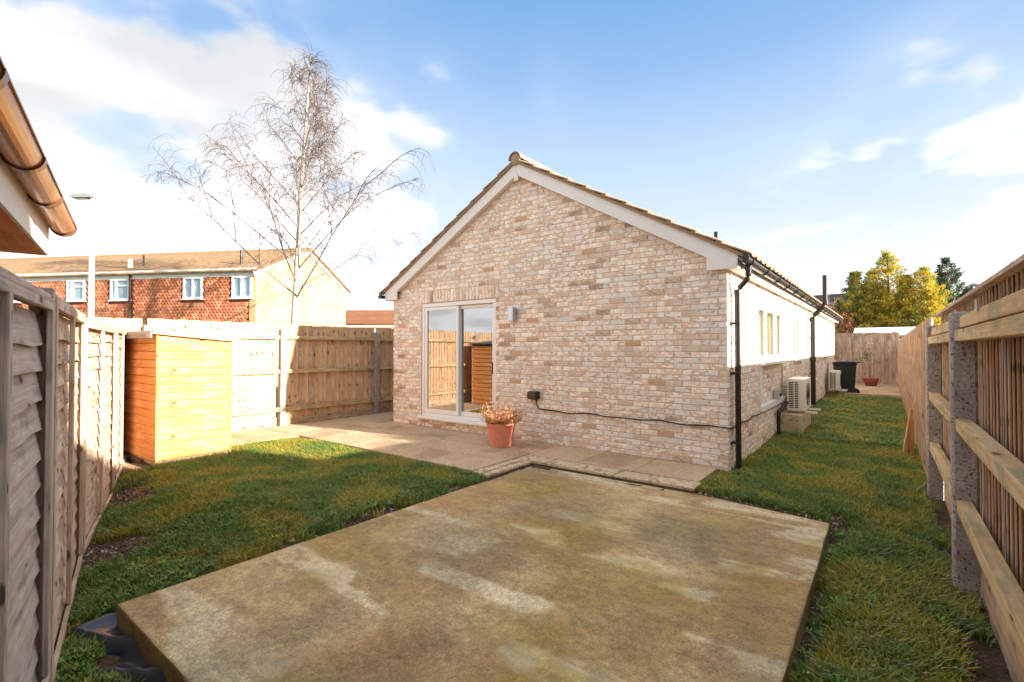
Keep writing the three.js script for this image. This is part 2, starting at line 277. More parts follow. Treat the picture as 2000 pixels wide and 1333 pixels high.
// paving flags: one structure with each flag a piece
{
  const bed = struct('paved_path', merge([mbox(-7.62, -2.42, -0.16, -0.02, -1.6, 1.93), mbox(-2.42, -0.1, -0.16, -0.02, 0.0, 0.8), mbox(-7.62, -6.4, -0.16, -0.021, 1.93, 4.15)]), std({ color: 0x6e5c45, roughness: 1 }));
  const variants = []; const flag = (x0, x1, z0, z1) => { const w = x1 - x0 - 0.008, d = z1 - z0 - 0.008; const g = grain(rbox(w, 0.05, d, 0.004), 'x', R() * 3, R() * 3, 4, 4); part('paving_slab', g, M.paving, bed, (x0 + x1) / 2, -0.025 + rr(-0.003, 0.002), (z0 + z1) / 2); };
  const run = (x0, x1, z0, z1, w) => { const n = Math.max(1, Math.round((x1 - x0) / w)); for (let k = 0; k < n; k++) flag(mix(x0, x1, k / n), mix(x0, x1, (k + 1) / n), z0, z1); };
  run(-2.44, -0.12, 0.01, 0.79, 0.78);
  run(-7.6, -2.44, 0.01, 0.66, 0.9); run(-7.6, -2.44, 0.66, 1.31, 0.9); run(-7.6, -2.44, 1.31, 1.94, 0.9);
  run(-7.6, -6.36, -0.75, 0.01, 0.62); run(-7.6, -6.36, -1.55, -0.75, 0.62);
  run(-7.6, -6.38, 1.94, 2.7, 0.61); run(-7.6, -6.38, 2.7, 3.45, 0.61); run(-7.6, -6.38, 3.45, 4.12, 0.61);
}
{ // rough stone edging round the slab
  const bed = struct('stone_edging', merge([mbox(-2.42, -0.08, -0.2, -0.03, 0.8, 1.085), mbox(-2.42, -2.15, -0.2, -0.031, 1.085, 1.98)]), std({ color: 0x57493a, roughness: 1 }));
  const stone = (x0, x1, z0, z1) => { const g = rbox(x1 - x0 - 0.012, 0.09, z1 - z0 - 0.01, 0.012), p = g.attributes.position; const s = R() * 50; for (let i = 0; i < p.count; i++) { p.setY(i, p.getY(i) + 0.008 * (vnoise(p.getX(i) * 9 + s, p.getZ(i) * 9, 81) - 0.5)); p.setX(i, p.getX(i) + 0.012 * (vnoise(p.getZ(i) * 11 + s, 3, 83) - 0.5)); } part('edging_stone', grain(g, 'x', R(), R(), 1, 1), M.edging, bed, (x0 + x1) / 2, -0.045 + rr(-0.006, 0.004), (z0 + z1) / 2); };
  let x = -2.42; while (x < -0.1) { const w = Math.min(rr(0.42, 0.62), -0.08 - x); if (-0.08 - (x + w) < 0.15) { stone(x, -0.08, 0.81, 1.085); break; } stone(x, x + w, 0.81, 1.085); x += w; }
  let z = 1.09; while (z < 1.95) { const w = Math.min(rr(0.11, 0.24), 1.99 - z); stone(-2.42, -2.28 + rr(-0.02, 0.02), z, z + w); stone(-2.27, -2.15, z + rr(0, 0.02), z + w); z += w; }
}
struct('rear_patio', grain(mbox(-0.4, 1.9, -0.15, 0.06, -17.85, -12.35), 'x', 0, 0, 4, 4), M.paving);

// ------------------------------------------------------------------ the brick bungalow
const HW = 6.32, HL = 15.6, EAVE = 2.43, MIDX = -HW / 2, SLOPE = 0.565, BARGE0 = 4.255; // lower edge of the bargeboards at the apex
const house = thing('bungalow', 'single-storey bungalow of pale mottled brick with white gable boards', 'house');
const camP = camera.position;
{
  // wall cores (mortar faces), with real openings
  const hole = (s, x0, x1, y0, y1) => { const p = new THREE.Path(); p.moveTo(x0, y0); p.lineTo(x0, y1); p.lineTo(x1, y1); p.lineTo(x1, y0); p.lineTo(x0, y0); s.holes.push(p); };
  const g = new THREE.Shape(); g.moveTo(-HW + 0.006, -0.3); g.lineTo(-0.006, -0.3); g.lineTo(-0.006, 2.5); g.lineTo(MIDX, 2.5 + SLOPE * HW / 2 + 0.05); g.lineTo(-HW + 0.006, 2.5); g.lineTo(-HW + 0.006, -0.3);
  const DOOR = [-5.49, -3.665, 0.17, 2.32]; hole(g, DOOR[0], DOOR[1], DOOR[2], DOOR[3]);
  const gable = T(new THREE.ExtrudeGeometry(g, { depth: 0.28, bevelEnabled: false }), 0, 0, -0.286);
  const WIN = [[-4.02, -1.86, 0.5, 2.2], [-6.4, -5.36, 1.24, 2.2], [-12.5, -10.46, 1.24, 2.2]];
  const s = new THREE.Shape(); s.moveTo(-HL, -0.3); s.lineTo(-0.29, -0.3); s.lineTo(-0.29, 2.5); s.lineTo(-HL, 2.5); s.lineTo(-HL, -0.3);
  for (const [a, b, c, d] of WIN) hole(s, a, b, c, d);
  const sideCore = new THREE.ExtrudeGeometry(s, { depth: 0.28, bevelEnabled: false }).rotateY(-Math.PI / 2).translate(-0.006, 0, 0);
  // rotateY(-90): local x -> world z, extrusion -> world -x
  const wallBack = mbox(-HW + 0.3, -0.3, -0.3, 2.5, -HL + 0.02, -HL + 0.3), wallLeft = mbox(-HW + 0.006, -HW + 0.286, -0.3, 2.5, -HL, -0.29);
  const wall = part('wall', merge([gable, sideCore, wallBack, wallLeft]), M.mortar, house);
  part('room_lining', merge([mbox(-HW + 0.29, -0.29, 0.08, 0.15, -HL + 0.31, -0.29), mbox(-HW + 0.29, -0.29, 2.42, 2.48, -HL + 0.31, -0.29), mbox(-HW + 0.29, -0.29, 0.15, 2.42, -5.1, -5.0)]), M.room, house);

  // bricks: base geometry, face at z = 0
  function brickGeo(len, h, dep, cell) {
    const c = 0.005, x = len / 2, y = h / 2, P = [], U = [], u0 = (cell % 8) / 8, v0 = Math.floor(cell / 8) / 8;
    const rings = [[x - c, y - c, 0], [x, y, -c], [x, y, -dep]].map(([a, b, z]) => [[-a, -b, z], [a, -b, z], [a, b, z], [-a, b, z]]);
    const vtx = (p) => { P.push(...p); U.push(u0 + (p[0] / len + 0.5) * 0.115 + 0.005, v0 + (p[1] / h + 0.5) * 0.115 + 0.005); };
    const quad = (a, b, d, e) => { vtx(a); vtx(b); vtx(d); vtx(a); vtx(d); vtx(e); };
    quad(...rings[0]);
    for (let r = 0; r < 2; r++) for (let k = 0; k < 4; k++) { const n = (k + 1) % 4; quad(rings[r + 1][k], rings[r + 1][n], rings[r][n], rings[r][k]); }
    const q = new THREE.BufferGeometry(); q.setAttribute('position', new THREE.Float32BufferAttribute(P, 3)); q.setAttribute('uv', new THREE.Float32BufferAttribute(U, 2)); q.computeVertexNormals(); return q;
  }
  const cells = Array.from({ length: 64 }, (_, i) => brickGeo(0.215, 0.065, 0.06, i));
  const list = []; // {face:'g'|'s'|'v', u0,u1,y,dep}
  const cut = (a, b, y0, y1, holes) => { let seg = [[a, b]]; for (const h of holes) { if (y1 <= h[2] + 0.002 || y0 >= h[3] - 0.002) continue; const out = []; for (const [p, q] of seg) { if (q <= h[0] || p >= h[1]) { out.push([p, q]); continue; } if (h[0] - p > 0.03) out.push([p, h[0] - 0.003]); if (q - h[1] > 0.03) out.push([h[1] + 0.003, q]); } seg = out; } return seg; };
  const gHoles = [[DOOR[0], DOOR[1], DOOR[2], DOOR[3]], [DOOR[0] - 0.06, DOOR[1] + 0.06, 2.325, 2.552]];
  for (let r = -3; r < 58; r++) {
    const y0 = r * 0.075 + 0.005, y1 = y0 + 0.065, odd = ((r % 2) + 2) % 2;
    // gable row, from the right corner leftwards
    let x = odd ? -0.1125 : 0; const top = (xx) => BARGE0 - SLOPE * Math.abs(xx - MIDX) + 0.17;
    while (x > -HW) {
      const x0 = Math.max(x - 0.215, -HW);
      if (y1 < top(x0) && y1 < top(x)) for (const [p, q] of cut(x0, x, y0, y1, gHoles)) if (q - p > 0.03) list.push({ f: 'g', a: p, b: q, y: (y0 + y1) / 2, dep: !odd && x === 0 ? 0.1025 : 0.06 });
      x -= 0.225;
    }
    if (y1 < 2.5) { // side row, from the corner backwards
      let z = odd ? 0 : -0.1125;
      while (z > -HL) { const z0 = Math.max(z - 0.215, -HL); for (const [p, q] of cut(z0, z, y0, y1, WIN)) if (q - p > 0.03) list.push({ f: 's', a: p, b: q, y: (y0 + y1) / 2, dep: odd && z === 0 ? 0.1025 : 0.06 }); z -= 0.225; }
    }
  }
  for (let x = DOOR[0] - 0.06; x < DOOR[1] + 0.05; x += 0.075) list.push({ f: 'v', a: x, b: x + 0.065, y: 2.437, dep: 0.06 });
  // brick infill under the side window, set back
  for (let r = 7; r < 16; r++) { let z = -2.06 - (r % 2) * 0.11; while (z > -3.98) { const z0 = Math.max(z - 0.215, -3.98); if (z - z0 > 0.03) list.push({ f: 's', a: z0, b: z, y: r * 0.075 + 0.0375, dep: 0.05, set: -0.03 }); z -= 0.225; } }
  for (const b of list) { const m = (b.a + b.b) / 2; b.pos = b.f === 's' ? V(b.set || 0, b.y, m) : V(m, b.y, 0); const d = camP.distanceTo(b.pos); b.size = (b.b - b.a) * (b.f === 's' ? (camP.x) : camP.z) / (d * d); b.cell = Math.floor(R() * 64); b.out = rr(-0.0025, 0.002); b.tilt = rr(-0.006, 0.006); }
  const bySize = [...list].filter((b) => b.f !== 'v' && b.y > 0).sort((p, q) => q.size - p.size); const chosen = new Set(bySize.slice(0, 300)); const rest = { g: [], s: [] };
  for (const b of list) {
    const m = new THREE.Mesh(cells[b.cell], M.brick); m.name = 'brick';
    m.position.copy(b.pos); if (b.f === 's') { m.position.x += b.out; m.rotation.y = Math.PI / 2; } else m.position.z += b.out;
    m.rotation.z = b.tilt * 0.6; m.rotation.order = 'YXZ';
    m.scale.set((b.b - b.a) / 0.215, 1, b.dep / 0.06); if (b.f === 'v') { m.rotation.z = Math.PI / 2; m.scale.set(1, 1, 1); }
    if (chosen.has(b)) { m.castShadow = m.receiveShadow = true; wall.add(m); } else { m.updateMatrix(); rest[b.f === 's' ? 's' : 'g'].push(cells[b.cell].clone().applyMatrix4(m.matrix)); }
  }
  for (const k of ['g', 's']) part('brickwork', mergeGeometries(rest[k]), M.brick, wall).userData = { kind: 'stuff' };
  part('infill_backing', mbox(-0.3, -0.036, 0.5, 1.24, -4.02, -1.86), M.mortar, house);

  // ---- patio door
  const fr = []; const bar = (x0, x1, y0, y1, z0 = -0.11, z1 = -0.03) => fr.push(T(rbox(x1 - x0, y1 - y0, z1 - z0, 0.006), (x0 + x1) / 2, (y0 + y1) / 2, (z0 + z1) / 2));
  const [dx0, dx1, dy0, dy1] = DOOR;
  bar(dx0 + 0.004, dx1 - 0.004, dy1 - 0.075, dy1 - 0.004, -0.14, -0.012); bar(dx0 + 0.004, dx1 - 0.004, dy0 + 0.03, dy0 + 0.09, -0.14, -0.013); bar(dx0 + 0.004, dx0 + 0.07, dy0 + 0.092, dy1 - 0.077, -0.14, -0.014); bar(dx1 - 0.07, dx1 - 0.004, dy0 + 0.092, dy1 - 0.077, -0.14, -0.015);
  const door = part('patio_door', merge(fr), M.white, house);
  const leaf = (x0, x1, z, n) => { const f = []; const y0 = dy0 + 0.093, y1 = dy1 - 0.079, b = (a, c, d, e) => f.push(T(rbox(c - a, e - d, 0.045, 0.006), (a + c) / 2, (d + e) / 2, z)); b(x0, x1, y1 - 0.062, y1); b(x0, x1, y0, y0 + 0.075); b(x0, x0 + 0.062, y0 + 0.0755, y1 - 0.0625); b(x1 - 0.062, x1, y0 + 0.0755, y1 - 0.0625); part(n, merge(f), M.white, door); part('pane', T(box(x1 - x0 - 0.12, y1 - y0 - 0.13, 0.004), (x0 + x1) / 2, (y0 + y1) / 2 + 0.006, z), M.glass, door); };
  leaf(dx0 + 0.072, -4.545, -0.045, 'fixed_leaf'); leaf(-4.6, dx1 - 0.072, -0.096, 'sliding_leaf');
  part('handle', T(rbox(0.03, 0.2, 0.04, 0.008), dx1 - 0.105, 1.13, -0.055), M.black, door);
  part('threshold', T(rbox(dx1 - dx0 + 0.12, 0.05, 0.17, 0.01), (dx0 + dx1) / 2, dy0 + 0.004, -0.01), M.white, door);

  // ---- side windows, facing +x
  const sideWin = (z0, z1, y0, y1, panes) => {
    const f = []; const b = (za, zb, ya, yb, d = 0.07, xo = -0.06) => f.push(T(rbox(d, yb - ya, zb - za, 0.006), xo, (ya + yb) / 2, (za + zb) / 2));
    b(z0 + 0.003, z1 - 0.003, y1 - 0.07, y1 - 0.003); b(z0 + 0.003, z1 - 0.003, y0 + 0.003, y0 + 0.07);
    const xs = [z0, ...panes.slice(0, -1).map((_, i) => z0 + (z1 - z0) * panes.slice(0, i + 1).reduce((p, q) => p + q, 0)), z1];
    for (let i = 0; i < xs.length; i++) b(xs[i] - (i ? 0.045 : -0.003), xs[i] + (i < xs.length - 1 ? 0.045 : -0.003), y0 + 0.071, y1 - 0.071);
    const w = part('window', merge(f), M.white, house);
    for (let i = 0; i < panes.length; i++) { part('pane', T(box(0.004, y1 - y0 - 0.14, xs[i + 1] - xs[i] - 0.08), -0.06, (y0 + y1) / 2, (xs[i] + xs[i + 1]) / 2), M.glass, w); part('sash', merge([mbox(-0.05, -0.02, y0 + 0.072, y0 + 0.12, xs[i] + 0.046, xs[i + 1] - 0.046), mbox(-0.05, -0.021, y1 - 0.12, y1 - 0.072, xs[i] + 0.046, xs[i + 1] - 0.046), mbox(-0.05, -0.022, y0 + 0.12, y1 - 0.12, xs[i] + 0.046, xs[i] + 0.1), mbox(-0.05, -0.022, y0 + 0.12, y1 - 0.12, xs[i + 1] - 0.1, xs[i + 1] - 0.046)]), M.white, w); }
    part('blind', mbox(-0.16, -0.155, y0 + 0.05, y1 - 0.02, z0 + 0.02, z1 - 0.02), std({ color: 0x9c8c70, roughness: 0.9 }), w);
    return w;
  };
  const w1 = sideWin(-4.02, -1.86, 1.24, 2.2, [0.3, 0.4, 0.3]);
  part('sill', T(rbox(0.16, 0.05, 2.1, 0.01), 0.005, 1.232, -2.92), M.white, w1);
  part('jamb_board', T(rbox(0.05, 0.7, 0.15, 0.008), -0.012, 0.87, -1.94), M.white, w1);
  part('ledge_board', T(rbox(0.08, 0.09, 2.15, 0.008), 0.004, 0.545, -2.94), M.white, w1);
  const w2 = sideWin(-6.4, -5.36, 1.24, 2.2, [0.5, 0.5]); part('sill', T(rbox(0.12, 0.04, 1.12, 0.01), 0.02, 1.222, -5.88), M.white, w2);
  const w3 = sideWin(-12.5, -10.46, 1.24, 2.2, [0.34, 0.33, 0.33]); part('sill', T(rbox(0.12, 0.04, 2.12, 0.01), 0.02, 1.222, -11.48), M.white, w3);

  // ---- bargeboards, box ends, fascia, soffit
  const ang = Math.atan(SLOPE);
  for (const sgn of [1, -1]) {
    const sh = new THREE.Shape(), H = 0.205, ex = HW / 2 + 0.14, bx = HW / 2 - 0.22, base = EAVE;
    // drawn for the right half, x from the middle
    sh.moveTo(0.0015, BARGE0); sh.lineTo(bx, BARGE0 - SLOPE * bx); sh.lineTo(bx, base); sh.lineTo(ex, base); sh.lineTo(ex, BARGE0 + H - SLOPE * ex); sh.lineTo(0.0015, BARGE0 + H); sh.lineTo(0.0015, BARGE0);
    const e = new THREE.ExtrudeGeometry(sh, { depth: 0.022, bevelEnabled: true, bevelThickness: 0.003, bevelSize: 0.003, bevelOffset: -0.003, bevelSegments: 1 });
    if (sgn < 0) { e.scale(-1, 1, 1); const ix = e.index, p = e.attributes.position; const f = flat(e); const a = f.attributes.position.array; for (let i = 0; i < a.length; i += 9) for (let k = 0; k < 3; k++) { const t = a[i + k]; a[i + k] = a[i + 6 + k]; a[i + 6 + k] = t; } f.computeVertexNormals(); part('bargeboard', f.translate(MIDX, 0, 0.075), M.whiteMatt, house); } else part('bargeboard', e.translate(MIDX, 0, 0.075), M.whiteMatt, house);
    // barge soffit strip back to the wall
    const ln = Math.hypot(HW / 2 - 0.2, SLOPE * (HW / 2 - 0.2)), st = box(ln, 0.012, 0.068); st.rotateZ(-ang * sgn); part('verge_soffit', st.translate(MIDX + sgn * (HW / 4 - 0.1), BARGE0 + 0.012 - SLOPE * (HW / 4 - 0.1), 0.039), M.whiteMatt, house);
    const xo = sgn > 0 ? [0.118, 0.14] : [-HW - 0.14, -HW - 0.118];
    part('fascia', mbox(xo[0], xo[1], EAVE + 0.002, EAVE + 0.19, -HL - 0.1, 0.072), M.whiteMatt, house);
    part('soffit', sgn > 0 ? mbox(0.002, 0.116, EAVE + 0.004, EAVE + 0.016, -HL - 0.1, 0.072) : mbox(-HW - 0.116, -HW - 0.002, EAVE + 0.004, EAVE + 0.016, -HL - 0.1, 0.072), M.whiteMatt, house);
    part('box_end', sgn > 0 ? mbox(-0.2, 0.116, EAVE + 0.003, EAVE + 0.014, 0.003, 0.0735) : mbox(-HW - 0.116, -HW + 0.2, EAVE + 0.003, EAVE + 0.014, 0.003, 0.0735), M.whiteMatt, house);
  }
  part('corner_trim', mbox(-0.1, -0.02, 4.16, BARGE0 + 0.02, 0.098, 0.11).translate(MIDX + 0.06, 0, 0), M.whiteMatt, house);

  // ---- roof: tiles with a rolled profile, in courses
  const roofY = BARGE0 + 0.205 + 0.03, run = (HW / 2 + 0.22) / Math.cos(ang), N = 11, gauge = run / N, cover = 0.3;
  function tileGeo(seg) { // local: x across (cover), z down the slope, y up
    const prof = []; for (let i = 0; i <= seg; i++) { const t = i / seg; prof.push([t * (cover + 0.012), 0.024 * Math.pow(Math.max(0, Math.sin(t * Math.PI * 2 * 1 + 0.3)), 1.2) + 0.002]); }
    const mb = new MB(), L = gauge + 0.07; const rows = [];
    for (const z of [0, L]) { const y = z === 0 ? 0 : 0.03; rows.push(prof.map(([x, h]) => mb.v(x, y + h + 0.018, z)), prof.map(([x, h]) => mb.v(x, y + h, z))); }
    for (let i = 0; i < seg; i++) { const [t0, b0, t1, b1] = rows; mb.tri(t0[i], t1[i], t0[i + 1]); mb.tri(t0[i + 1], t1[i], t1[i + 1]); mb.tri(b0[i], b0[i + 1], b1[i]); mb.tri(b0[i + 1], b1[i + 1], b1[i]); mb.tri(t1[i], b1[i], t1[i + 1]); mb.tri(t1[i + 1], b1[i], b1[i + 1]); }
    for (const e of [0, seg]) { const [t0, b0, t1, b1] = rows; const q = [t0[e], b0[e], b1[e], t1[e]]; if (e) q.reverse(); mb.tri(q[0], q[1], q[2]); mb.tri(q[0], q[2], q[3]); }
    const g = flat(mb.geo()); g.computeVertexNormals(); return grain(g, 'z', R(), R(), 0.8, 0.8);
  }
  const tv = [tileGeo(10), tileGeo(10), tileGeo(10)], roofMesh = part('roof', merge([1, -1].map((s) => { const q = box(run - 0.06, 0.02, HL + 0.14); q.rotateZ(-ang * s); return q.translate(MIDX + s * (run - 0.06) / 2 * Math.cos(ang), roofY - 0.015 - SLOPE * (run - 0.06) / 2 * Math.cos(ang), -HL / 2 + 0.02); })), std({ color: 0x5a4a3c }), house);
  const loose = [];
  for (const sgn of [1, -1]) for (let r = 0; r < N; r++) for (let c = 0; c < 53; c++) {
    const m = new THREE.Object3D(); // slope frame
    const s = r * gauge - 0.02; m.rotation.set(0, 0, 0);
    const basis = new THREE.Matrix4(); const down = V(sgn * Math.cos(ang), -Math.sin(ang), 0), up = V(sgn * Math.sin(ang), Math.cos(ang), 0), across = V(0, 0, -sgn); // across x up... right handed: x=across,y=up,z=down
    const xA = new THREE.Vector3().crossVectors(up, down); basis.makeBasis(xA, up, down);
    // tile spans cover along xA; xA is -z for the right slope and +z for the left
    const zStart = sgn > 0 ? 0.135 - c * cover : 0.135 - (c + 1) * cover - 0.012;
    const pos = V(MIDX + down.x * s, roofY + down.y * s, zStart).addScaledVector(up, -0.012 + rr(-0.003, 0.003));
    basis.setPosition(pos);
    if (c === 0) { const t = new THREE.Mesh(pick(tv), M.tile); t.name = 'roof_tile'; t.applyMatrix4(basis); t.castShadow = t.receiveShadow = true; roofMesh.add(t); } else loose.push(tv[(r + c) % 3].clone().applyMatrix4(basis));
  }
  part('roof_tiling', mergeGeometries(loose), M.tile, roofMesh).userData = { kind: 'stuff' };
  for (const sgn of [1, -1]) { const u = box(run, 0.035, 0.05); u.rotateZ(-ang * sgn); part('verge_mortar', u.translate(MIDX + sgn * run / 2 * Math.cos(ang), roofY - 0.016 - SLOPE * run / 2 * Math.cos(ang), 0.103), std({ color: 0x9a7a5c, roughness: 1 }), roofMesh); }
  const ridge = merge([new THREE.CylinderGeometry(0.12, 0.12, 0.44, 14, 1, true, -Math.PI / 2, Math.PI), new THREE.CylinderGeometry(0.104, 0.104, 0.44, 14, 1, true, -Math.PI / 2, Math.PI), ...[0.22, -0.22].map((y) => { const r = new THREE.RingGeometry(0.104, 0.12, 14, 1, 0, Math.PI); r.rotateX(-Math.PI / 2 * Math.sign(y)); if (y < 0) r.rotateY(0); r.translate(0, y, 0); if (r.attributes.position.getZ(3) < 0) r.scale(1, 1, -1); return r; })]);
  ridge.rotateX(-Math.PI / 2); const rg = grain(ridge, 'z', 0, 0, 0.8, 0.8);
  for (let k = 0; k < 35; k++) part('ridge_tile', rg, M.tile, roofMesh, MIDX, roofY + 0.01 + (k % 2) * 0.002, -0.07 - k * 0.45);
  part('ridge_mortar', new THREE.SphereGeometry(0.1, 12, 8).scale(1, 1, 0.25), std({ color: 0xa98b6c, roughness: 1 }), roofMesh, MIDX, roofY + 0.02, 0.118);
  const vent = part('roof_vent', pipe([[0, 0, 0], [0, 0.26, 0]], 0.035), M.black, roofMesh, -0.36, 2.86, -0.9);

  // ---- gutters
  for (const sgn of [1, -1]) {
    const cx = sgn > 0 ? 0.215 : -HW - 0.215, y = EAVE + 0.105, r = 0.062, L = HL + 0.28;
    const out = new THREE.CylinderGeometry(r, r, L, 14, 1, true, Math.PI / 2, Math.PI), inn = new THREE.CylinderGeometry(r - 0.005, r - 0.005, L, 14, 1, true, Math.PI / 2, Math.PI);
    const gm = merge([out, inn]).rotateX(Math.PI / 2); // open half turned below
    gm.computeBoundingBox(); if (gm.boundingBox.max.y > 0.02) gm.rotateZ(Math.PI);
    const gut = part('gutter', gm, std({ color: 0x1e1b1a, roughness: 0.3, side: THREE.DoubleSide }), house, cx, y, -HL / 2 + 0.03);
    const capG = new THREE.CylinderGeometry(r + 0.006, r + 0.006, 0.025, 18, 1, false, 0, Math.PI).rotateX(Math.PI / 2).rotateZ(-Math.PI); capG.computeBoundingBox(); if (capG.boundingBox.max.y > 0.02) capG.rotateZ(Math.PI);
    part('end_cap', merge([capG]), M.black, gut, 0, 0, L / 2 + 0.005);
    for (let k = 0; k < 17; k++) { const b = new THREE.TorusGeometry(r + 0.004, 0.011, 6, 14, Math.PI).rotateZ(Math.PI); part('bracket', b, M.black, gut, 0, 0, L / 2 - 0.25 - k * 0.93); }
  }
  // ---- downpipe at the front corner, soil stack further along
  const dp = part('downpipe', merge([pipe([[0.21, 2.46, -0.12], [0.21, 2.33, -0.13], [0.07, 2.2, -0.19], [0.07, -0.08, -0.19]], 0.034, 14), T(new THREE.CylinderGeometry(0.045, 0.04, 0.07, 14), 0.21, 2.45, -0.12), T(new THREE.CylinderGeometry(0.04, 0.04, 0.06, 14), 0.07, 2.17, -0.19)]), M.black, house);
  for (const y of [1.78, 1.16, 0.3]) part('pipe_clip', merge([T(rbox(0.075, 0.03, 0.085, 0.004), 0.062, y, -0.19), T(rbox(0.02, 0.034, 0.14, 0.004), 0.01, y, -0.16)]), M.black, dp);
  const sp = part('soil_pipe', merge([pipe([[0.34, 3.3, -8.1], [0.34, 2.56, -8.1], [0.07, 2.27, -8.1], [0.07, 0.05, -8.1]], 0.055, 14), T(new THREE.CylinderGeometry(0.066, 0.066, 0.1, 14), 0.34, 2.62, -8.1), T(new THREE.CylinderGeometry(0.066, 0.066, 0.1, 14), 0.07, 2.2, -8.1), T(new THREE.CylinderGeometry(0.066, 0.066, 0.12, 14), 0.07, 1.2, -8.1)]), M.black, house);
  for (const y of [1.75, 0.85]) part('pipe_clip', T(rbox(0.13, 0.03, 0.15, 0.004), 0.06, y, -8.1), M.black, sp);
  part('downpipe', merge([pipe([[-HW - 0.2, 2.46, -0.35], [-HW - 0.2, 2.36, -0.35], [-HW - 0.06, 2.22, -0.35], [-HW - 0.06, -0.05, -0.35]], 0.034, 12)]), M.black, house);
}
// fittings on the walls
{
  const l = thing('wall_lamp', 'small silver box lamp on the brick gable beside the patio door', 'wall lamp', -3.27, 1.91, 0.004);
  part('housing', T(rbox(0.11, 0.23, 0.1, 0.008), 0, 0.115, 0.062), M.steel, l); part('back_plate', T(rbox(0.09, 0.18, 0.014, 0.003), 0, 0.115, 0.006), M.black, l); part('lens', T(new THREE.CylinderGeometry(0.035, 0.035, 0.01, 16), 0, -0.004, 0.062), std({ color: 0xd8d4c8, roughness: 0.2 }), l);
  const s = thing('outdoor_socket', 'black weatherproof socket box low on the brick gable', 'socket', -2.86, 0.67, 0.004);
  part('box', T(rbox(0.19, 0.125, 0.075, 0.014), 0, 0.065, 0.039), M.blackRubber, s); part('cover', T(rbox(0.17, 0.11, 0.025, 0.012), 0, 0.07, 0.09), M.black, s); part('gland', T(new THREE.CylinderGeometry(0.014, 0.014, 0.04, 10), 0.05, -0.018, 0.04), M.black, s);
  const pts = [V(-2.81, 0.66, 0.035), V(-2.81, 0.6, 0.03), V(-2.77, 0.53, 0.015)];
  for (let x = -2.6; x < -0.05; x += 0.16) pts.push(V(x, 0.515 - 0.012 * (x + 2.6) / 2.5 + 0.014 * Math.sin(x * 9) * Math.sin(x * 2.3), 0.013));
  pts.push(V(0.0, 0.5, 0.016), V(0.016, 0.5, 0.0)); for (let z = -0.16; z > -1.85; z -= 0.2) pts.push(V(0.014, 0.49 + 0.012 * Math.sin(z * 8), z));
  const mb = new MB(); mb.tube(new THREE.CatmullRomCurve3(pts).getPoints(260), [0.0085, 0.0085], 7); solo('power_cable', mb.geo(), M.blackRubber, 'thin black cable running along the brick wall from the socket', 'cable');
}

// ------------------------------------------------------------------ fences
// feather-edge board: wedge across x, upright, face towards +z (thick edge at +x)
function feather(h, w) { // explicit wedge box, 12 triangles
  w = w || 0.125; const g = box(w, h, 0.02), p = g.attributes.position; for (let i = 0; i < p.count; i++) { const x = p.getX(i), z = p.getZ(i); p.setZ(i, z > 0 ? (x > 0 ? 0.02 : 0.006) : 0); p.setY(i, p.getY(i) + h / 2); } const q = flat(g); q.computeVertexNormals(); return grain(q, 'y', R(), R());
}
// one bay of feather-edge fence in local coordinates: x along, face +z, rails on the +z side
function bay(parent, x0, x1, top, bottom, mats, rails, variants) {
  for (let x = x0 + 0.05; x < x1 - 0.02; x += 0.1) { const b = part('board', pick(variants), pick(mats), parent, x + rr(-0.003, 0.003), bottom + rr(-0.006, 0.0), rr(-0.001, 0.002)); b.rotation.z = rr(-0.004, 0.004); b.rotation.y = variants === cuppedVars ? -0.2 + rr(-0.008, 0.008) : -0.12 + rr(-0.01, 0.01); if (variants === cuppedVars) b.position.z += 0.012; b.scale.y = (top - bottom + rr(-0.008, 0.008)) / 2; }
  for (const [y, hgt, dep, out] of rails) { const g = wood(x1 - x0 - 0.01, hgt, dep, 'x', 0.006); part('rail', g, M.railWood, parent, (x0 + x1) / 2, y, 0.034 + dep / 2 + (out || 0)); }
}
function cupped() { // board whose free edge stands proud of the next one, with a lip where it tucks under
  const s = new THREE.Shape(); const P = [[-0.066, 0.0], [-0.059, 0.0], [-0.059, -0.013], [0.062, -0.013], [0.064, -0.015], [0.064, -0.02], [-0.066, -0.02]]; P.forEach(([x, y], i) => (i ? s.lineTo(x, y) : s.moveTo(x, y))); s.closePath();
  // extrude upwards: shape y becomes local z
  const g = new THREE.ExtrudeGeometry(s, { depth: 2, bevelEnabled: false }).rotateX(Math.PI / 2).translate(0, 2, 0); const q = flat(g); q.computeVertexNormals(); return grain(q, 'y', R(), R());
}
const cuppedVars = Array.from({ length: 7 }, cupped);
const featherVars = Array.from({ length: 7 }, () => feather(2));
function postGeo(h, w = 0.115, d = 0.125) { const s = new THREE.Shape(), c = 0.012; s.moveTo(-w / 2 + c, -d / 2); s.lineTo(w / 2 - c, -d / 2); s.lineTo(w / 2, -d / 2 + c); s.lineTo(w / 2, d / 2 - c); s.lineTo(w / 2 - c, d / 2); s.lineTo(-w / 2 + c, d / 2); s.lineTo(-w / 2, d / 2 - c); s.lineTo(-w / 2, -d / 2 + c); s.closePath(); const g = new THREE.ExtrudeGeometry(s, { depth: h, bevelEnabled: true, bevelThickness: 0.015, bevelSize: 0.012, bevelOffset: -0.012, bevelSegments: 1 }).rotateX(-Math.PI / 2); return grain(g, 'y', R(), R(), 0.5, 1); }

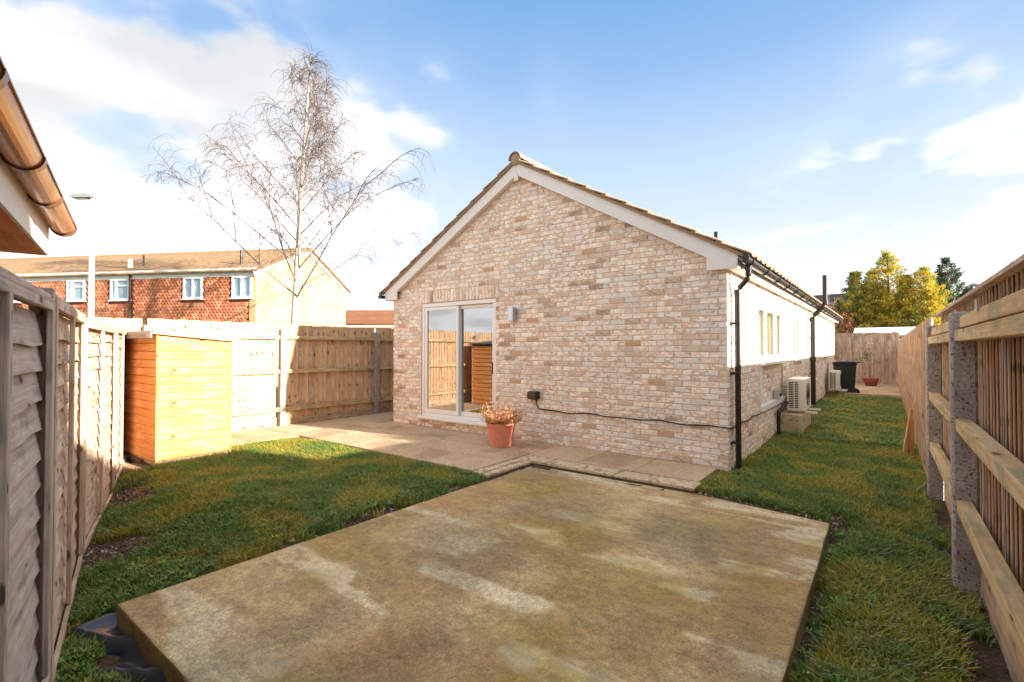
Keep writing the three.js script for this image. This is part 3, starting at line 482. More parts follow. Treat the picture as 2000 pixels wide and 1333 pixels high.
{ // right boundary, seen from its rail side: local x runs towards the camera (+z world is -local?)
  const f = thing('timber_fence', 'feather-edge board fence with concrete posts along the right-hand lawn', 'fence', 1.985, 0, 0, -Math.PI / 2);
  // turn -90: local x -> +z world, local z -> -x world
  const posts = []; for (let z = 4.52; z > -17.5; z -= 2.4) posts.push(z);
  posts.unshift(6.92);
  posts.forEach((z, i) => { const p = part('post', postGeo(2.05), M.concretePost, f, z, -0.36, i < 4 ? 0.065 : -0.005); p.rotation.y = rr(-0.02, 0.02); p.rotation.z = rr(-0.006, 0.006); });
  for (let i = 0; i < 3; i++) { // near bays: rails on the garden side
    const b = posts[i] - 0.045, a = posts[i + 1] + 0.045;
    bay(f, a, b, 1.8, 0.3, [M.panelWood, M.pineB], [[1.635, 0.075, 0.05], [1.548, 0.07, 0.075], [0.985, 0.08, 0.075], [0.475, 0.08, 0.075]], cuppedVars);
    part('gravel_board', wood(b - a - 0.01, 0.6, 0.03, 'x'), M.pineB, f, (a + b) / 2, 0.05, -0.02);
  }
  // far bays: boards nailed over the posts on the garden side, rails behind
  for (let x = -0.4; x > -17.85; x -= 0.1) { const b = part('board', pick(featherVars), pick([M.panelWood, M.panelWood, M.pineB]), f, x, -0.08 + rr(-0.006, 0), 0.066 + rr(-0.001, 0.003)); b.scale.y = (1.865 + rr(-0.01, 0.01)) / 2; b.rotation.y = -0.17 + rr(-0.015, 0.015); }
  for (const y of [1.55, 0.98, 0.4]) part('rail', wood(17.5, 0.08, 0.05, 'x'), M.railWood, f, -9.1, y, 0.022);
  part('capping', wood(7.2, 0.025, 0.075, 'x'), M.panelWood, f, 3.3, 1.806, 0.012);
  const pl = thing('leaning_plank', 'pale offcut of plank leaning against the right-hand fence', 'plank', 1.77, 0, -2.62, -0.1);
  const g = wood(0.2, 0.68, 0.02, 'y'), p = g.attributes.position; for (let i = 0; i < p.count; i++) { const y = p.getY(i) + 0.34; p.setY(i, y); if (y > 0.3) p.setX(i, p.getX(i) * (1 - (y - 0.3) * 2.1)); } g.computeVertexNormals();
  const m = part('board', g, std({ map: M.pine.map, color: 0xfff4d8 }), pl, 0, -0.07, 0); m.rotation.set(0.0, 0.9, -0.09);
}
{ // back fence, x = -7.65, face +x
  const f = thing('timber_fence', 'feather-edge board fence behind the shed and beside the bungalow', 'fence', -7.69, 0, 0, Math.PI / 2);
  // turn +90: local x -> -z world, local z -> +x world
  const zs = [3.75, 1.6, -0.57, -2.75, -4.9, -7.05];
  for (const z of zs) { const p = part('post', postGeo(2.1, 0.11, 0.12), M.concretePost, f, -z, -0.28, 0.07); p.rotation.z = rr(-0.005, 0.005); }
  const ends = [4.75, ...zs, -9.2];
  for (let i = 0; i < ends.length - 1; i++) { const a = -ends[i] + 0.045, b = -ends[i + 1] - 0.045; bay(f, a, b, 1.93 + 0.01 * (i % 2), 0.13, [M.pine, M.pine, M.pineB], [[1.68, 0.07, 0.06], [1.03, 0.075, 0.06], [0.31, 0.075, 0.06]], featherVars); part('gravel_board', wood(b - a - 0.01, 0.19, 0.03, 'x'), M.pineB, f, (a + b) / 2, 0.06, 0.0); }
}
{ // rear boundary
  const f = thing('timber_fence', 'weathered plain board fence closing the far end of the side lawn', 'fence', 0, 0, -17.95);
  for (let x = -2.0; x < 1.98; x += 0.118) { const h = 2.1 + rr(-0.02, 0.02); const b = part('board', pick(featherVars), pick([M.panelWood, M.pineB, M.panelWood]), f, x, 0, 0); b.scale.y = h / 2; b.rotation.y = -0.1; }
  for (const y of [0.5, 1.2, 1.8]) part('rail', wood(4, 0.08, 0.04, 'x'), M.railWood, f, 0, y, -0.03);
}
{ // left boundary: overlapping waney boards in framed panels, timber posts
  const f = thing('panel_fence', 'weathered overlap panel fence with timber posts on the left of the garden', 'fence');
  function waney(len, seedv) { const n = 7, mb = new MB(), rows = [[], [], [], []]; for (let i = 0; i <= n; i++) { const x = mix(-len / 2, len / 2, i / n), w = 0.02 * (fbm(i * 0.8 + seedv * 7, seedv, 83, 2) - 0.5) * 1.6; rows[0].push(mb.v(x, 0.155, 0.006)); rows[1].push(mb.v(x, w, 0.034)); rows[2].push(mb.v(x, w, 0.022)); rows[3].push(mb.v(x, 0.155, 0)); } for (let i = 0; i < n; i++) for (let r = 0; r < 4; r++) { const a = rows[r], b = rows[(r + 1) % 4]; mb.tri(a[i], b[i], a[i + 1]); mb.tri(a[i + 1], b[i], b[i + 1]); } const g = flat(mb.geo()); g.computeVertexNormals(); return grain(g, 'x', R(), R()); }
  const slats = {}; const pv = [0, 1].map(() => grain(rbox(0.09, 2.0, 0.085, 0.006), 'y', R(), R()));
  for (let i = 0; i < leftLine.length; i++) {
    const [px, pz] = leftLine[i]; const gy = groundY(px, pz);
    const p = part('post', pv[i % 2], i < 3 ? M.greyWood : M.panelWood, f, px, 1.72 + (i === 1 || i === 2 ? 0.03 : 0.02) - 1.0, pz); p.rotation.y = Math.atan2(1.9, 0.5) - Math.PI / 2 + rr(-0.03, 0.03); p.rotation.z = rr(-0.008, 0.008);
    if (i === leftLine.length - 1) break;
    const [qx, qz] = leftLine[i + 1]; const dx = px - qx, dz = pz - qz, len = Math.hypot(dx, dz) - 0.095, th = Math.atan2(-dz, dx);
    const panelMat = i < 2 ? M.greyWood : M.panelWood;
    // local x from far post to near post, face -z local must look into the garden
    const top = 1.7 + [0, 0.0, 0.02, -0.005, 0.01][i], base = Math.min(gy, -0.1) + 0.03;
    const fr = merge([T(wood(len, 0.045, 0.05, 'x'), 0, top - 0.022, 0)]);
    const panel = part('panel', fr, panelMat, f, (px + qx) / 2, 0, (pz + qz) / 2); panel.rotation.y = th + Math.PI;
    const L = Math.round(len * 100) / 100; if (!slats[L]) slats[L] = Array.from({ length: 5 }, (_, k) => waney(len - 0.02, k + i * 3));
    let k = 0; for (let y = base + 0.02; y < top - 0.1; y += 0.128) { const s = part('slat', slats[L][(k * 2 + i) % 5], panelMat, panel, 0, y + rr(-0.008, 0.008), -0.02); s.rotation.z = rr(-0.006, 0.006); if (k++ % 2) s.scale.x = -1, s.scale.x = 1; }
    part('top_rail', wood(len, 0.055, 0.022, 'x'), panelMat, panel, 0, top - 0.03, 0.036);
    part('bottom_rail', wood(len, 0.05, 0.022, 'x'), panelMat, panel, 0, base + 0.02, 0.036);
    for (const bx of [-len / 2 + 0.024, 0, len / 2 - 0.024]) part('batten', wood(0.045, top - base - 0.11, 0.024, 'y'), panelMat, panel, bx, (top + base) / 2, 0.036);
    part('capping', wood(len, 0.018, 0.07, 'x'), panelMat, panel, 0, top + 0.01, 0);
  }
}

// ------------------------------------------------------------------ small shed against the back fence
{
  const t = thing('garden_shed', 'small orange-brown timber shed with horizontal boards and pent roof', 'shed', -6.61, -0.02, 3.68, 0.02);
  const W = 1.34, D = 0.9, hF = 1.68, hB = 1.6; // local x width, z depth; near side +z higher
  part('base_frame', wood(W - 0.02, 0.06, D - 0.02, 'x'), M.pineB, t, 0, 0.0, 0);
  part('core', merge([mbox(-W / 2 + 0.03, W / 2 - 0.03, 0.03, hB - 0.06, -D / 2 + 0.03, D / 2 - 0.03)]), M.shedWood, t);
  const slat = (len) => { const g = box(len, 0.101, 0.026), p = g.attributes.position; for (let i = 0; i < p.count; i++) if (p.getY(i) > 0 && p.getZ(i) > 0) p.setZ(i, p.getZ(i) - 0.014); const q = flat(g); q.computeVertexNormals(); return q; };
  const sv = (len) => Array.from({ length: 4 }, () => grain(slat(len).clone(), 'x', R(), R()));
  const vx = sv(W - 0.03), vz = sv(D - 0.03); let k = 0;
  for (let y = 0.07; y < hF - 0.06; y += 0.109, k++) {
    const cutTop = y > hB - 0.06;
    part('board', vx[k % 4], M.shedWood, t, 0, y + 0.02, D / 2 + 0.002); if (!cutTop) part('board', vx[(k + 1) % 4], M.shedWood, t, 0, y + 0.02, -D / 2 - 0.002).rotation.y = Math.PI;
    if (!cutTop) { part('board', vz[k % 4], M.shedWood, t, W / 2 + 0.002, y + 0.02, rr(-0.002, 0.002)).rotation.y = Math.PI / 2; part('board', vz[(k + 2) % 4], M.shedWood, t, -W / 2 - 0.002, y + 0.02, 0).rotation.y = -Math.PI / 2; }
  }
  for (const [sx, sz] of [[1, 1], [-1, 1], [1, -1], [-1, -1]]) { const h = sz > 0 ? hF : hB; part('corner_post', wood(0.034, h, 0.034, 'y'), M.shedWood, t, sx * (W / 2 - 0.004), h / 2, sz * (D / 2 - 0.004)); }
  for (const sx of [1, -1]) { const g = new THREE.Shape(); g.moveTo(-D / 2, hB - 0.11); g.lineTo(D / 2, hB - 0.11); g.lineTo(D / 2, hF); g.lineTo(-D / 2, hB); g.closePath(); part('gable_panel', grain(new THREE.ExtrudeGeometry(g, { depth: 0.012, bevelEnabled: false }).rotateY(-Math.PI / 2), 'z', R(), R()), M.shedWood, t, sx * (W / 2 - 0.01) + (sx > 0 ? 0.012 : 0), 0, 0); }
  const sl = Math.atan((hF - hB) / D), rf = part('roof', new THREE.BoxGeometry(W + 0.1, 0.03, D + 0.14).rotateX(-sl), std({ color: 0x6d6a66, roughness: 0.95 }), t, 0, (hF + hB) / 2 + 0.02, 0.0);
  part('roof_edge', wood(W + 0.1, 0.095, 0.02, 'x'), M.greyWood, rf, 0, 0.012, D / 2 + 0.08);
  for (const sx of [1, -1]) part('roof_edge', wood(0.02, 0.05, D + 0.14, 'z').rotateX(-sl), M.pine, rf, sx * (W / 2 + 0.06), -0.005, 0);
  const e = thing('edging_plank', 'pale plank lying on the soil at the foot of the shed', 'plank', -6.35, -0.06, 4.33, 0.1); part('board', wood(0.95, 0.035, 0.09, 'x'), M.pine, e, 0, 0.0, 0);
}

// ------------------------------------------------------------------ pot with dried plant by the patio door
{
  const t = thing('potted_plant', 'terracotta-coloured pot with dried orange-brown bushy plant by patio door', 'potted plant', -3.1, 0.0, 0.56);
  const pr = [[0, 0.0], [0.165, 0.0], [0.172, 0.012], [0.195, 0.2], [0.203, 0.215], [0.205, 0.262], [0.213, 0.272], [0.222, 0.33], [0.226, 0.345], [0.216, 0.352], [0.204, 0.342], [0.196, 0.28], [0, 0.28]].map(([a, b]) => new THREE.Vector2(a, b));
  part('pot', new THREE.LatheGeometry(pr, 40), M.terracotta, t); part('soil', new THREE.CircleGeometry(0.2, 24).rotateX(-Math.PI / 2), M.soil, t, 0, 0.3, 0);
  const mb = new MB(), lf = new MB(), q = rngOf(31); const cols = [[0.5, 0.19, 0.07], [0.45, 0.14, 0.045], [0.6, 0.3, 0.14], [0.36, 0.17, 0.07], [0.56, 0.36, 0.2]];
  for (let i = 0; i < 420; i++) {
    const a = q() * 6.283, r0 = Math.sqrt(q()) * 0.15, lean = 0.3 + q() * 1.35, h = (0.16 + q() * 0.18) * (1.05 - 0.25 * lean), c = cols[Math.floor(q() * 5)], p = V(Math.cos(a) * r0, 0.3, Math.sin(a) * r0), pts = [p.clone()];
    let d = V(Math.cos(a) * lean, 1, Math.sin(a) * lean).normalize(); for (let k = 0; k < 4; k++) { d.add(V(q() - 0.5, q() * 0.1 - 0.06, q() - 0.5).multiplyScalar(0.5)).normalize(); pts.push(pts[pts.length - 1].clone().addScaledVector(d, h / 3.2)); }
    mb.tube(pts, [0.0028, 0.0012], 3, c);
    for (let k = 1; k < 5; k++) for (let m = 0; m < 4; m++) { const b = pts[k], s = 0.008 + q() * 0.012, c2 = cols[Math.floor(q() * 5)], A = V(q() - 0.5, q() - 0.5, q() - 0.5).multiplyScalar(s * 2), B = V(q() - 0.5, q() - 0.5, q() - 0.5).multiplyScalar(s * 2); lf.tri(lf.v(b.x, b.y, b.z, c2), lf.v(b.x + A.x, b.y + A.y, b.z + A.z, c2), lf.v(b.x + B.x, b.y + B.y, b.z + B.z, c2)); }
  }
  part('stems', mb.geo(), M.vertex, t); part('dry_leaves', lf.geo(), M.vertex, t);
}

// ------------------------------------------------------------------ heat pumps, bin, bowl by the side wall
function heatPump(x, y, z, w, d, h, label, isolator) {
  const t = thing('heat_pump', label, 'heat pump', x, y, z, 0, 'heat pumps on the side wall');
  const cream = std({ color: 0xe2dccb, roughness: 0.5 });
  part('casing', T(rbox(w, h, d, 0.02), w / 2, h / 2, -d / 2), cream, t);
  part('grille_recess', mbox(0.035, w * 0.62, 0.06, h - 0.06, -0.004, 0.002), std({ color: 0x35302a, roughness: 0.8 }), t);
  for (let k = 0; k < 14; k++) part('louvre', T(rbox(w * 0.56, 0.012, 0.014, 0.003), 0.035 + w * 0.29, 0.085 + k * (h - 0.17) / 13, 0.006), cream, t);
  part('grille_bar', T(rbox(0.016, h - 0.12, 0.018, 0.003), 0.035 + w * 0.28, h / 2, 0.008), cream, t);
  part('fan_guard', new THREE.TorusGeometry(0.2, 0.008, 6, 28).rotateY(Math.PI / 2), M.black, t, w + 0.004, h * 0.5, -d * 0.42);
  for (let k = 1; k < 4; k++) part('fan_guard', new THREE.TorusGeometry(0.05 * k, 0.005, 6, 24).rotateY(Math.PI / 2), M.black, t, w + 0.004, h * 0.5, -d * 0.42);
  for (const zz of [-0.12, -d + 0.12]) part('foot_rail', T(rbox(0.52, 0.035, 0.045, 0.006), 0.2, -0.02, zz), M.whiteMatt, t);
  return t;
}
heatPump(0.1, 0.345, -3.72, 0.29, 0.82, 0.58, 'nearer cream heat pump unit with louvred grille on a concrete plinth');
{
  const p = solo('plinth', grain(mbox(-0.0, 0.36, -0.2, 0.305, -4.75, -3.45).translate(0.006, 0, 0), 'x', 0, 0, 1, 1), M.edging, 'low concrete plinth under the nearer heat pump', 'plinth');
  const b = thing('isolator_box', 'small grey electrical isolator on the wall beside the nearer heat pump', 'electric box', -0.03, 0.58, -3.2); part('box', T(rbox(0.09, 0.17, 0.14, 0.01), 0.05, 0.085, 0), std({ color: 0xb4b2ac, roughness: 0.5 }), b); part('switch', T(rbox(0.03, 0.05, 0.03, 0.006), 0.11, 0.09, 0), M.black, b);
  solo('black_pipe', merge([pipe([[0.12, 0.5, -3.6], [0.07, 0.42, -3.35], [0.06, 0.38, -3.1], [0.06, -0.06, -3.1]], 0.03, 10)]), M.blackRubber, 'short black drain pipe bending down beside the nearer heat pump', 'pipe');
}
heatPump(0.1, 0.17, -11.9, 0.29, 0.8, 0.6, 'farther cream heat pump unit in front of the black wheelie bin');
{
  const t = thing('wheelie_bin', 'black wheelie bin with lid beside the side wall at the end of the lawn', 'wheelie bin', 0.46, 0.0, -12.85, 0.15);
  const body = new THREE.BoxGeometry(0.58, 0.95, 0.62, 1, 4, 1), p = body.attributes.position; for (let i = 0; i < p.count; i++) { const y = p.getY(i) + 0.475, s = 0.8 + 0.2 * y / 0.95; p.setXYZ(i, p.getX(i) * s, y + 0.03, p.getZ(i) * s); } body.computeVertexNormals();
  part('body', flat(body), M.blackRubber, t); part('rim', T(rbox(0.62, 0.05, 0.66, 0.015), 0, 0.965, 0), M.blackRubber, t);
  const lid = rbox(0.64, 0.07, 0.72, 0.03), lp = lid.attributes.position; for (let i = 0; i < lp.count; i++) if (lp.getY(i) > 0) lp.setX(i, lp.getX(i) * 0.86); part('lid', T(lid, 0.0, 1.025, 0), M.black, t);
  part('handle', pipe([[0.36, 1.02, 0.25], [0.43, 1.04, 0.25], [0.43, 1.04, -0.25], [0.36, 1.02, -0.25]], 0.016, 8), M.black, t);
  for (const z of [0.27, -0.27]) { const w = part('wheel', new THREE.CylinderGeometry(0.1, 0.1, 0.05, 20).rotateX(Math.PI / 2), M.blackRubber, t, 0.27, 0.1, z); part('hub', new THREE.CylinderGeometry(0.05, 0.05, 0.056, 14).rotateX(Math.PI / 2), M.black, w); }
}
{
  const t = thing('planter_bowl', 'wide red-brown planter with spindly shrub in front of the far fence', 'planter', 1.08, 0.06, -16.5);
  part('bowl', new THREE.LatheGeometry([[0, 0], [0.17, 0], [0.24, 0.24], [0.255, 0.25], [0.25, 0.285], [0.235, 0.28], [0.22, 0.2], [0, 0.2]].map(([a, b]) => new THREE.Vector2(a, b)), 28), std({ color: 0x9a4a30, roughness: 0.7 }), t); part('soil', new THREE.CircleGeometry(0.23, 20).rotateX(-Math.PI / 2), M.soil, t, 0, 0.23, 0);
  const mb = new MB(), lf = new MB(), q = rngOf(77);
  for (let i = 0; i < 9; i++) {
    const a = q() * 6.283, h = 0.7 + q() * 0.75, tip = V(Math.cos(a) * (0.1 + q() * 0.3), 0.25 + h, Math.sin(a) * 0.25), pts = [V(Math.cos(a) * 0.06, 0.22, Math.sin(a) * 0.06), V(tip.x * 0.35, 0.22 + h * 0.5, tip.z * 0.4), tip]; mb.tube(new THREE.CatmullRomCurve3(pts).getPoints(7), [0.009, 0.004], 4, [0.36, 0.24, 0.14]);
    for (let k = 0; k < 26; k++) { const s = 0.035 + q() * 0.05, c = q() < 0.3 ? [0.42, 0.36, 0.05] : [0.1, 0.16, 0.03], b = V(tip.x + (q() - 0.5) * 0.26, tip.y + (q() - 0.6) * 0.28, tip.z + (q() - 0.5) * 0.26), A = V(q() - 0.5, (q() - 0.5) * 0.5, q() - 0.5).normalize().multiplyScalar(s), B = V(q() - 0.5, (q() - 0.5) * 0.5, q() - 0.5).normalize().multiplyScalar(s * 0.5); const v0 = lf.v(b.x, b.y, b.z, c), v1 = lf.v(b.x + A.x / 2 + B.x, b.y + A.y / 2 + B.y, b.z + A.z / 2 + B.z, c), v2 = lf.v(b.x + A.x, b.y + A.y, b.z + A.z, c), v3 = lf.v(b.x + A.x / 2 - B.x, b.y + A.y / 2 - B.y, b.z + A.z / 2 - B.z, c); lf.tri(v0, v1, v2); lf.tri(v0, v2, v3); }
  }
  part('stems', mb.geo(), M.vertex, t); part('leaves', lf.geo(), M.leaf, t);
}

// ------------------------------------------------------------------ neighbouring garage behind the left fence: eaves with brown gutter
{
  const t = thing('garage', 'neighbouring outbuilding eaves with brown gutter above the left fence', 'outbuilding', -4.4, 0, 5.42, 0);
  // local: x along the eave towards the camera, z away from the garden
  const inner = new THREE.Group(); t.rotation.y = -Math.atan2(0.44, 1.68);
  const L = 6.5, S = 2.3; // soffit height
  const brick = std({ color: 0xb98a68, roughness: 0.95 }), brown = std({ color: 0x9a5a2c, roughness: 0.22 }), stain = std({ map: M.shedWood.map, color: 0xffe2b8, roughness: 0.6 });
  part('wall', mbox(0.5, L, -0.42, S, 0.55, 4.0), brick, t);
  part('soffit', grain(mbox(0.0, L, S, S + 0.02, 0.0, 0.56), 'x'), stain, t);
  part('soffit', grain(mbox(0.0, 0.52, S + 0.001, S + 0.019, 0.56, 4.0), 'z'), stain, t);
  part('fascia', mbox(0.0, L, S - 0.005, S + 0.3, -0.022, 0), M.whiteMatt, t);
  const g = new THREE.Shape(); g.moveTo(0.0, S - 0.003); g.lineTo(2.0, S - 0.003); g.lineTo(2.0, S + 1.3); g.lineTo(0, S + 0.3); g.closePath();
  part('bargeboard', new THREE.ExtrudeGeometry(g, { depth: 0.02, bevelEnabled: false }).rotateY(-Math.PI / 2), M.whiteMatt, t, 0, 0, 0);
  part('roof', new THREE.BoxGeometry(L + 0.1, 0.05, 2.45).rotateX(-0.465), M.tile, t, L / 2 - 0.06, S + 0.93, 1.06);
  const r = 0.085, len = L + 0.06;
  const trough = (l, ro, ri) => { const mb = new MB(), n = 12, A = []; for (const x of [-l / 2, l / 2]) { const o = [], q2 = []; for (let k = 0; k <= n; k++) { const a2 = Math.PI + k / n * Math.PI; o.push(mb.v(x, Math.sin(a2) * ro, Math.cos(a2) * ro)); q2.push(mb.v(x, Math.sin(a2) * ri, Math.cos(a2) * ri)); } A.push(o, q2); } const quad = (p, q3, r2, t2) => { mb.tri(p, q3, r2); mb.tri(p, r2, t2); }; for (let k = 0; k < n; k++) { quad(A[0][k], A[2][k], A[2][k + 1], A[0][k + 1]); quad(A[1][k], A[1][k + 1], A[3][k + 1], A[3][k]); quad(A[0][k], A[0][k + 1], A[1][k + 1], A[1][k]); quad(A[2][k], A[3][k], A[3][k + 1], A[2][k + 1]); } quad(A[0][0], A[1][0], A[3][0], A[2][0]); quad(A[0][n], A[2][n], A[3][n], A[1][n]); const g2 = flat(mb.geo()); g2.computeVertexNormals(); return g2; };
  const gut = part('gutter', trough(len, r, r - 0.006), std({ color: 0xb87440, roughness: 0.22, side: THREE.DoubleSide }), t, len / 2 - 0.06, S + 0.285, -0.112);
  part('end_cap', trough(0.02, r + 0.004, 0.002), std({ color: 0xb87440, roughness: 0.3 }), gut, -len / 2 - 0.008, 0, 0);
  for (const y of [-0.005, 0.0]) part('gutter_lip', mbox(-len / 2, len / 2, y, y + 0.012, -r - 0.004 + y, -r + 0.004 + y), brown, gut);
  const ring = trough(0.07, r + 0.012, r);
  for (const x of [0.0, 1.15, 2.05, 3.2]) part('union', ring, std({ color: 0x5a3418, roughness: 0.3 }), gut, -len / 2 + 0.03 + x, 0, 0);
}
// neighbouring house out of the picture on the right, whose roof shades the garden
{
  const t = thing('neighbour_house', 'brick house with lower extension beyond the right-hand fence', 'house', 8, -0.4, 0);
  const brick = std({ color: 0xa98468, roughness: 0.95 });
  const gab = (x, w, z0, z1, eave, ridge, nm) => { const s = new THREE.Shape(); s.moveTo(-w / 2, 0); s.lineTo(w / 2, 0); s.lineTo(w / 2, eave); s.lineTo(0, ridge - 0.06); s.lineTo(-w / 2, eave); s.closePath(); part('wall', new THREE.ExtrudeGeometry(s, { depth: z1 - z0, bevelEnabled: false }), brick, t, x, 0, z0); const l = Math.hypot(w / 2 + 0.25, (ridge - eave) * (w / 2 + 0.25) / (w / 2)), a = Math.atan2(ridge - eave, w / 2); for (const s2 of [1, -1]) { const g = box(l, 0.06, z1 - z0 + 0.3); g.rotateZ(-a * s2); part('roof', g, M.tile, t, x + s2 * l / 2 * Math.cos(a), ridge - 0.03 - l / 2 * Math.sin(a), (z0 + z1) / 2); } };
  gab(0, 4.4, 0.7, 3.8, 2.8, 4.4); gab(1.5, 7, 3.9, 13, 5.2, 7.4);
  for (const [y, z, h, w] of [[1.2, 2.2, 1.1, 1.4]]) { const f = part('window', merge([mbox(-2.22, -2.15, y, y + h, z - w / 2, z + w / 2)]), M.white, t); part('pane', mbox(-2.235, -2.225, y + 0.08, y + h - 0.08, z - w / 2 + 0.08, z + w / 2 - 0.08), M.glass, f); }
}

// ------------------------------------------------------------------ terrace behind the back fence
{
  const t = thing('terraced_house', 'two-storey terrace with red tile-hung upper walls and buff gable end', 'house', -19.43, -0.42, -3.38, Math.atan2(0.474, 0.88));
  // local x to the right along the front (terrace runs to -x), z towards the garden; base 0.42 below
  const E = 5.2, D = 7.6, RH = 6.78, L = 24;
  const buff = std({ roughness: 0.95, map: tex(512, 512, (u, v) => { const n = fbm(u * 40, v * 110, 901, 2, 40, 110), b = fbm(u * 5, v * 5, 911, 4, 5, 5), c = mix3([214, 182, 134], [188, 146, 96], n), s = mix(0.88, 1.1, b); return [c[0] * s, c[1] * s, c[2] * s]; }) });
  const gs = new THREE.Shape(); gs.moveTo(0, 0); gs.lineTo(D, 0); gs.lineTo(D, E); gs.lineTo(D / 2, RH - 0.05); gs.lineTo(0, E); gs.closePath();
  part('gable_wall', grain(new THREE.ExtrudeGeometry(gs, { depth: 0.3, bevelEnabled: false }).rotateY(Math.PI / 2), 'y', 0, 0, 3, 3), buff, t, -0.3, 0, 0).userData.label = 'sunlit buff brick gable end';
  part('wall', grain(mbox(-L, -0.31, 0, E - 0.02, -D, -0.06), 'x', 0, 0, 3, 3), std({ color: 0xa8623e, roughness: 0.95 }), t);
  // tile hanging: pointed clay tiles in courses
  const tw = 0.165, th = 0.13, tone = [[0.47, 0.16, 0.075], [0.54, 0.2, 0.1], [0.4, 0.125, 0.055], [0.58, 0.25, 0.13]], mb = new MB(), q = rngOf(5);
  const wins = [[-1.09, -0.16], [-3.42, -2.5], [-7.08, -6.1], [-9.36, -8.42], [-12.75, -11.9], [-15.5, -14.6], [-18.2, -17.3]];
  for (let r = 0; r < 20; r++) for (let c = 0; c < 120; c++) {
    const x = -0.32 - c * tw - (r % 2) * tw / 2, y = 2.35 + r * th; if (y + 0.2 > E - 0.18) continue; if (Math.abs(x - tw / 2 + 6.02) < 0.14) continue;
    if (wins.some(([a, b]) => x > a - 0.02 && x - tw < b + 0.02 && y > 3.72 && y < 5)) continue;
    const k = tone[Math.floor(q() * 4)], z = 0.012 + q() * 0.004, a = mb.v(x - tw + 0.005, y + 0.07, z + 0.022, k), b = mb.v(x - tw / 2, y, z + 0.03, k), d = mb.v(x - 0.005, y + 0.07, z + 0.022, k), e = mb.v(x - 0.005, y + 0.2, z - 0.012, k), f = mb.v(x - tw + 0.005, y + 0.2, z - 0.012, k), a2 = mb.v(x - tw + 0.005, y + 0.07, z - 0.02, k), b2 = mb.v(x - tw / 2, y, z - 0.02, k), d2 = mb.v(x - 0.005, y + 0.07, z - 0.02, k);
    mb.tri(a, b, d); mb.tri(a, d, e); mb.tri(a, e, f); mb.tri(a, a2, b); mb.tri(b, a2, b2); mb.tri(b, b2, d); mb.tri(d, b2, d2);
  }
  { const g = flat(mb.geo()); g.computeVertexNormals(); part('tile_hanging', g, M.vertex, t).userData = { kind: 'stuff' }; }
  part('eaves_band', mbox(-L, 0.0, E - 0.27, E - 0.13, -0.05, 0.06), M.whiteMatt, t); part('fascia', mbox(-L, 0.05, E - 0.1, E + 0.08, 0.06, 0.1), M.whiteMatt, t); part('soffit', mbox(-L, 0.05, E - 0.125, E - 0.105, -0.05, 0.1), M.whiteMatt, t);
  for (const [a, b] of wins) {
    const y0 = 4.02, y1 = 4.94, f = []; const bar = (x0, x1, p, s) => f.push(mbox(x0, x1, p, s, -0.04, 0.07)); bar(a, b, y1 - 0.07, y1); bar(a, b, y0, y0 + 0.07); bar(a, a + 0.07, y0 + 0.07, y1 - 0.07); bar(b - 0.07, b, y0 + 0.07, y1 - 0.07); const m = a < -5 ? (a + b) / 2 - 0.2 : (a + b) / 2; bar(m - 0.04, m + 0.04, y0 + 0.07, y1 - 0.07); if (a < -5) f.push(mbox(m + 0.04, b - 0.07, y0 + 0.6, y0 + 0.66, -0.039, 0.068));
    const w = part('window', merge(f), M.white, t); part('pane', mbox(a + 0.06, m - 0.03, y0 + 0.06, y1 - 0.06, 0.0, 0.006), std({ color: 0x8fa3ad, roughness: 0.08, metalness: 0.3 }), w); part('pane', mbox(m + 0.03, b - 0.06, y0 + 0.06, y1 - 0.06, 0.0, 0.006), std({ color: 0x8fa3ad, roughness: 0.08, metalness: 0.3 }), w); part('sill', mbox(a - 0.04, b + 0.04, y0 - 0.05, y0 - 0.002, -0.03, 0.12), M.white, w);
  }
  part('downpipe', pipe([[-6.02, E - 0.05, 0.1], [-6.02, 0.2, 0.1]], 0.05), std({ color: 0x3a2a24 }), t);
  const tt = std({ roughness: 0.95, map: tex(512, 512, (u, v) => { const row = v * 16, n = fbm(u * 40, v * 40, 921, 3, 40, 40), b = fbm(u * 4, v * 30, 931, 3, 4, 30), c = mix3([170, 134, 92], [128, 98, 68], b), s = mix(0.8, 1.15, n); return [c[0] * s, c[1] * s, c[2] * s]; }) });
  const a = Math.atan2(RH - E, D / 2), l = (D / 2 + 0.22) / Math.cos(a);
  // roof slope courses: overlapping rows with real steps
  for (const s of [1, -1]) { const rows = 18, list = []; for (let r = 0; r < rows; r++) { const g = grain(box(L + 0.22, 0.035, l / rows + 0.06), 'x', R(), R(), 4, 4); g.rotateX(0.05); list.push(g.translate(0, 0, (r + 0.5) * l / rows)); } const g = merge(list); g.rotateX(a); if (s < 0) g.rotateY(Math.PI); part('roof', g, tt, t, -L / 2 + 0.11, RH + 0.03, -D / 2); }
  part('ridge', pipe([[-L, RH + 0.02, -D / 2], [0.2, RH + 0.02, -D / 2]], 0.1, 10), tt, t);
  for (const s of [0, 1]) { const g = box(0.03, 0.2, l - 0.02); g.rotateX(s ? -a : a); part('bargeboard', g, M.whiteMatt, t, 0.06, RH - 0.1 - Math.sin(a) * (l / 2), -D / 2 + (s ? -1 : 1) * Math.cos(a) * l / 2); }
  part('vent_pipe', pipe([[-1.4, 5.5, -0.9], [-1.4, 6.25, -0.9]], 0.06), M.black, t); part('vent_pipe', pipe([[-7.1, 5.5, -0.9], [-7.1, 6.0, -0.9]], 0.1), M.whiteMatt, t); part('vent_pipe', pipe([[-6.7, 5.5, -1.2], [-6.7, 6.25, -1.2]], 0.04), M.black, t);
}
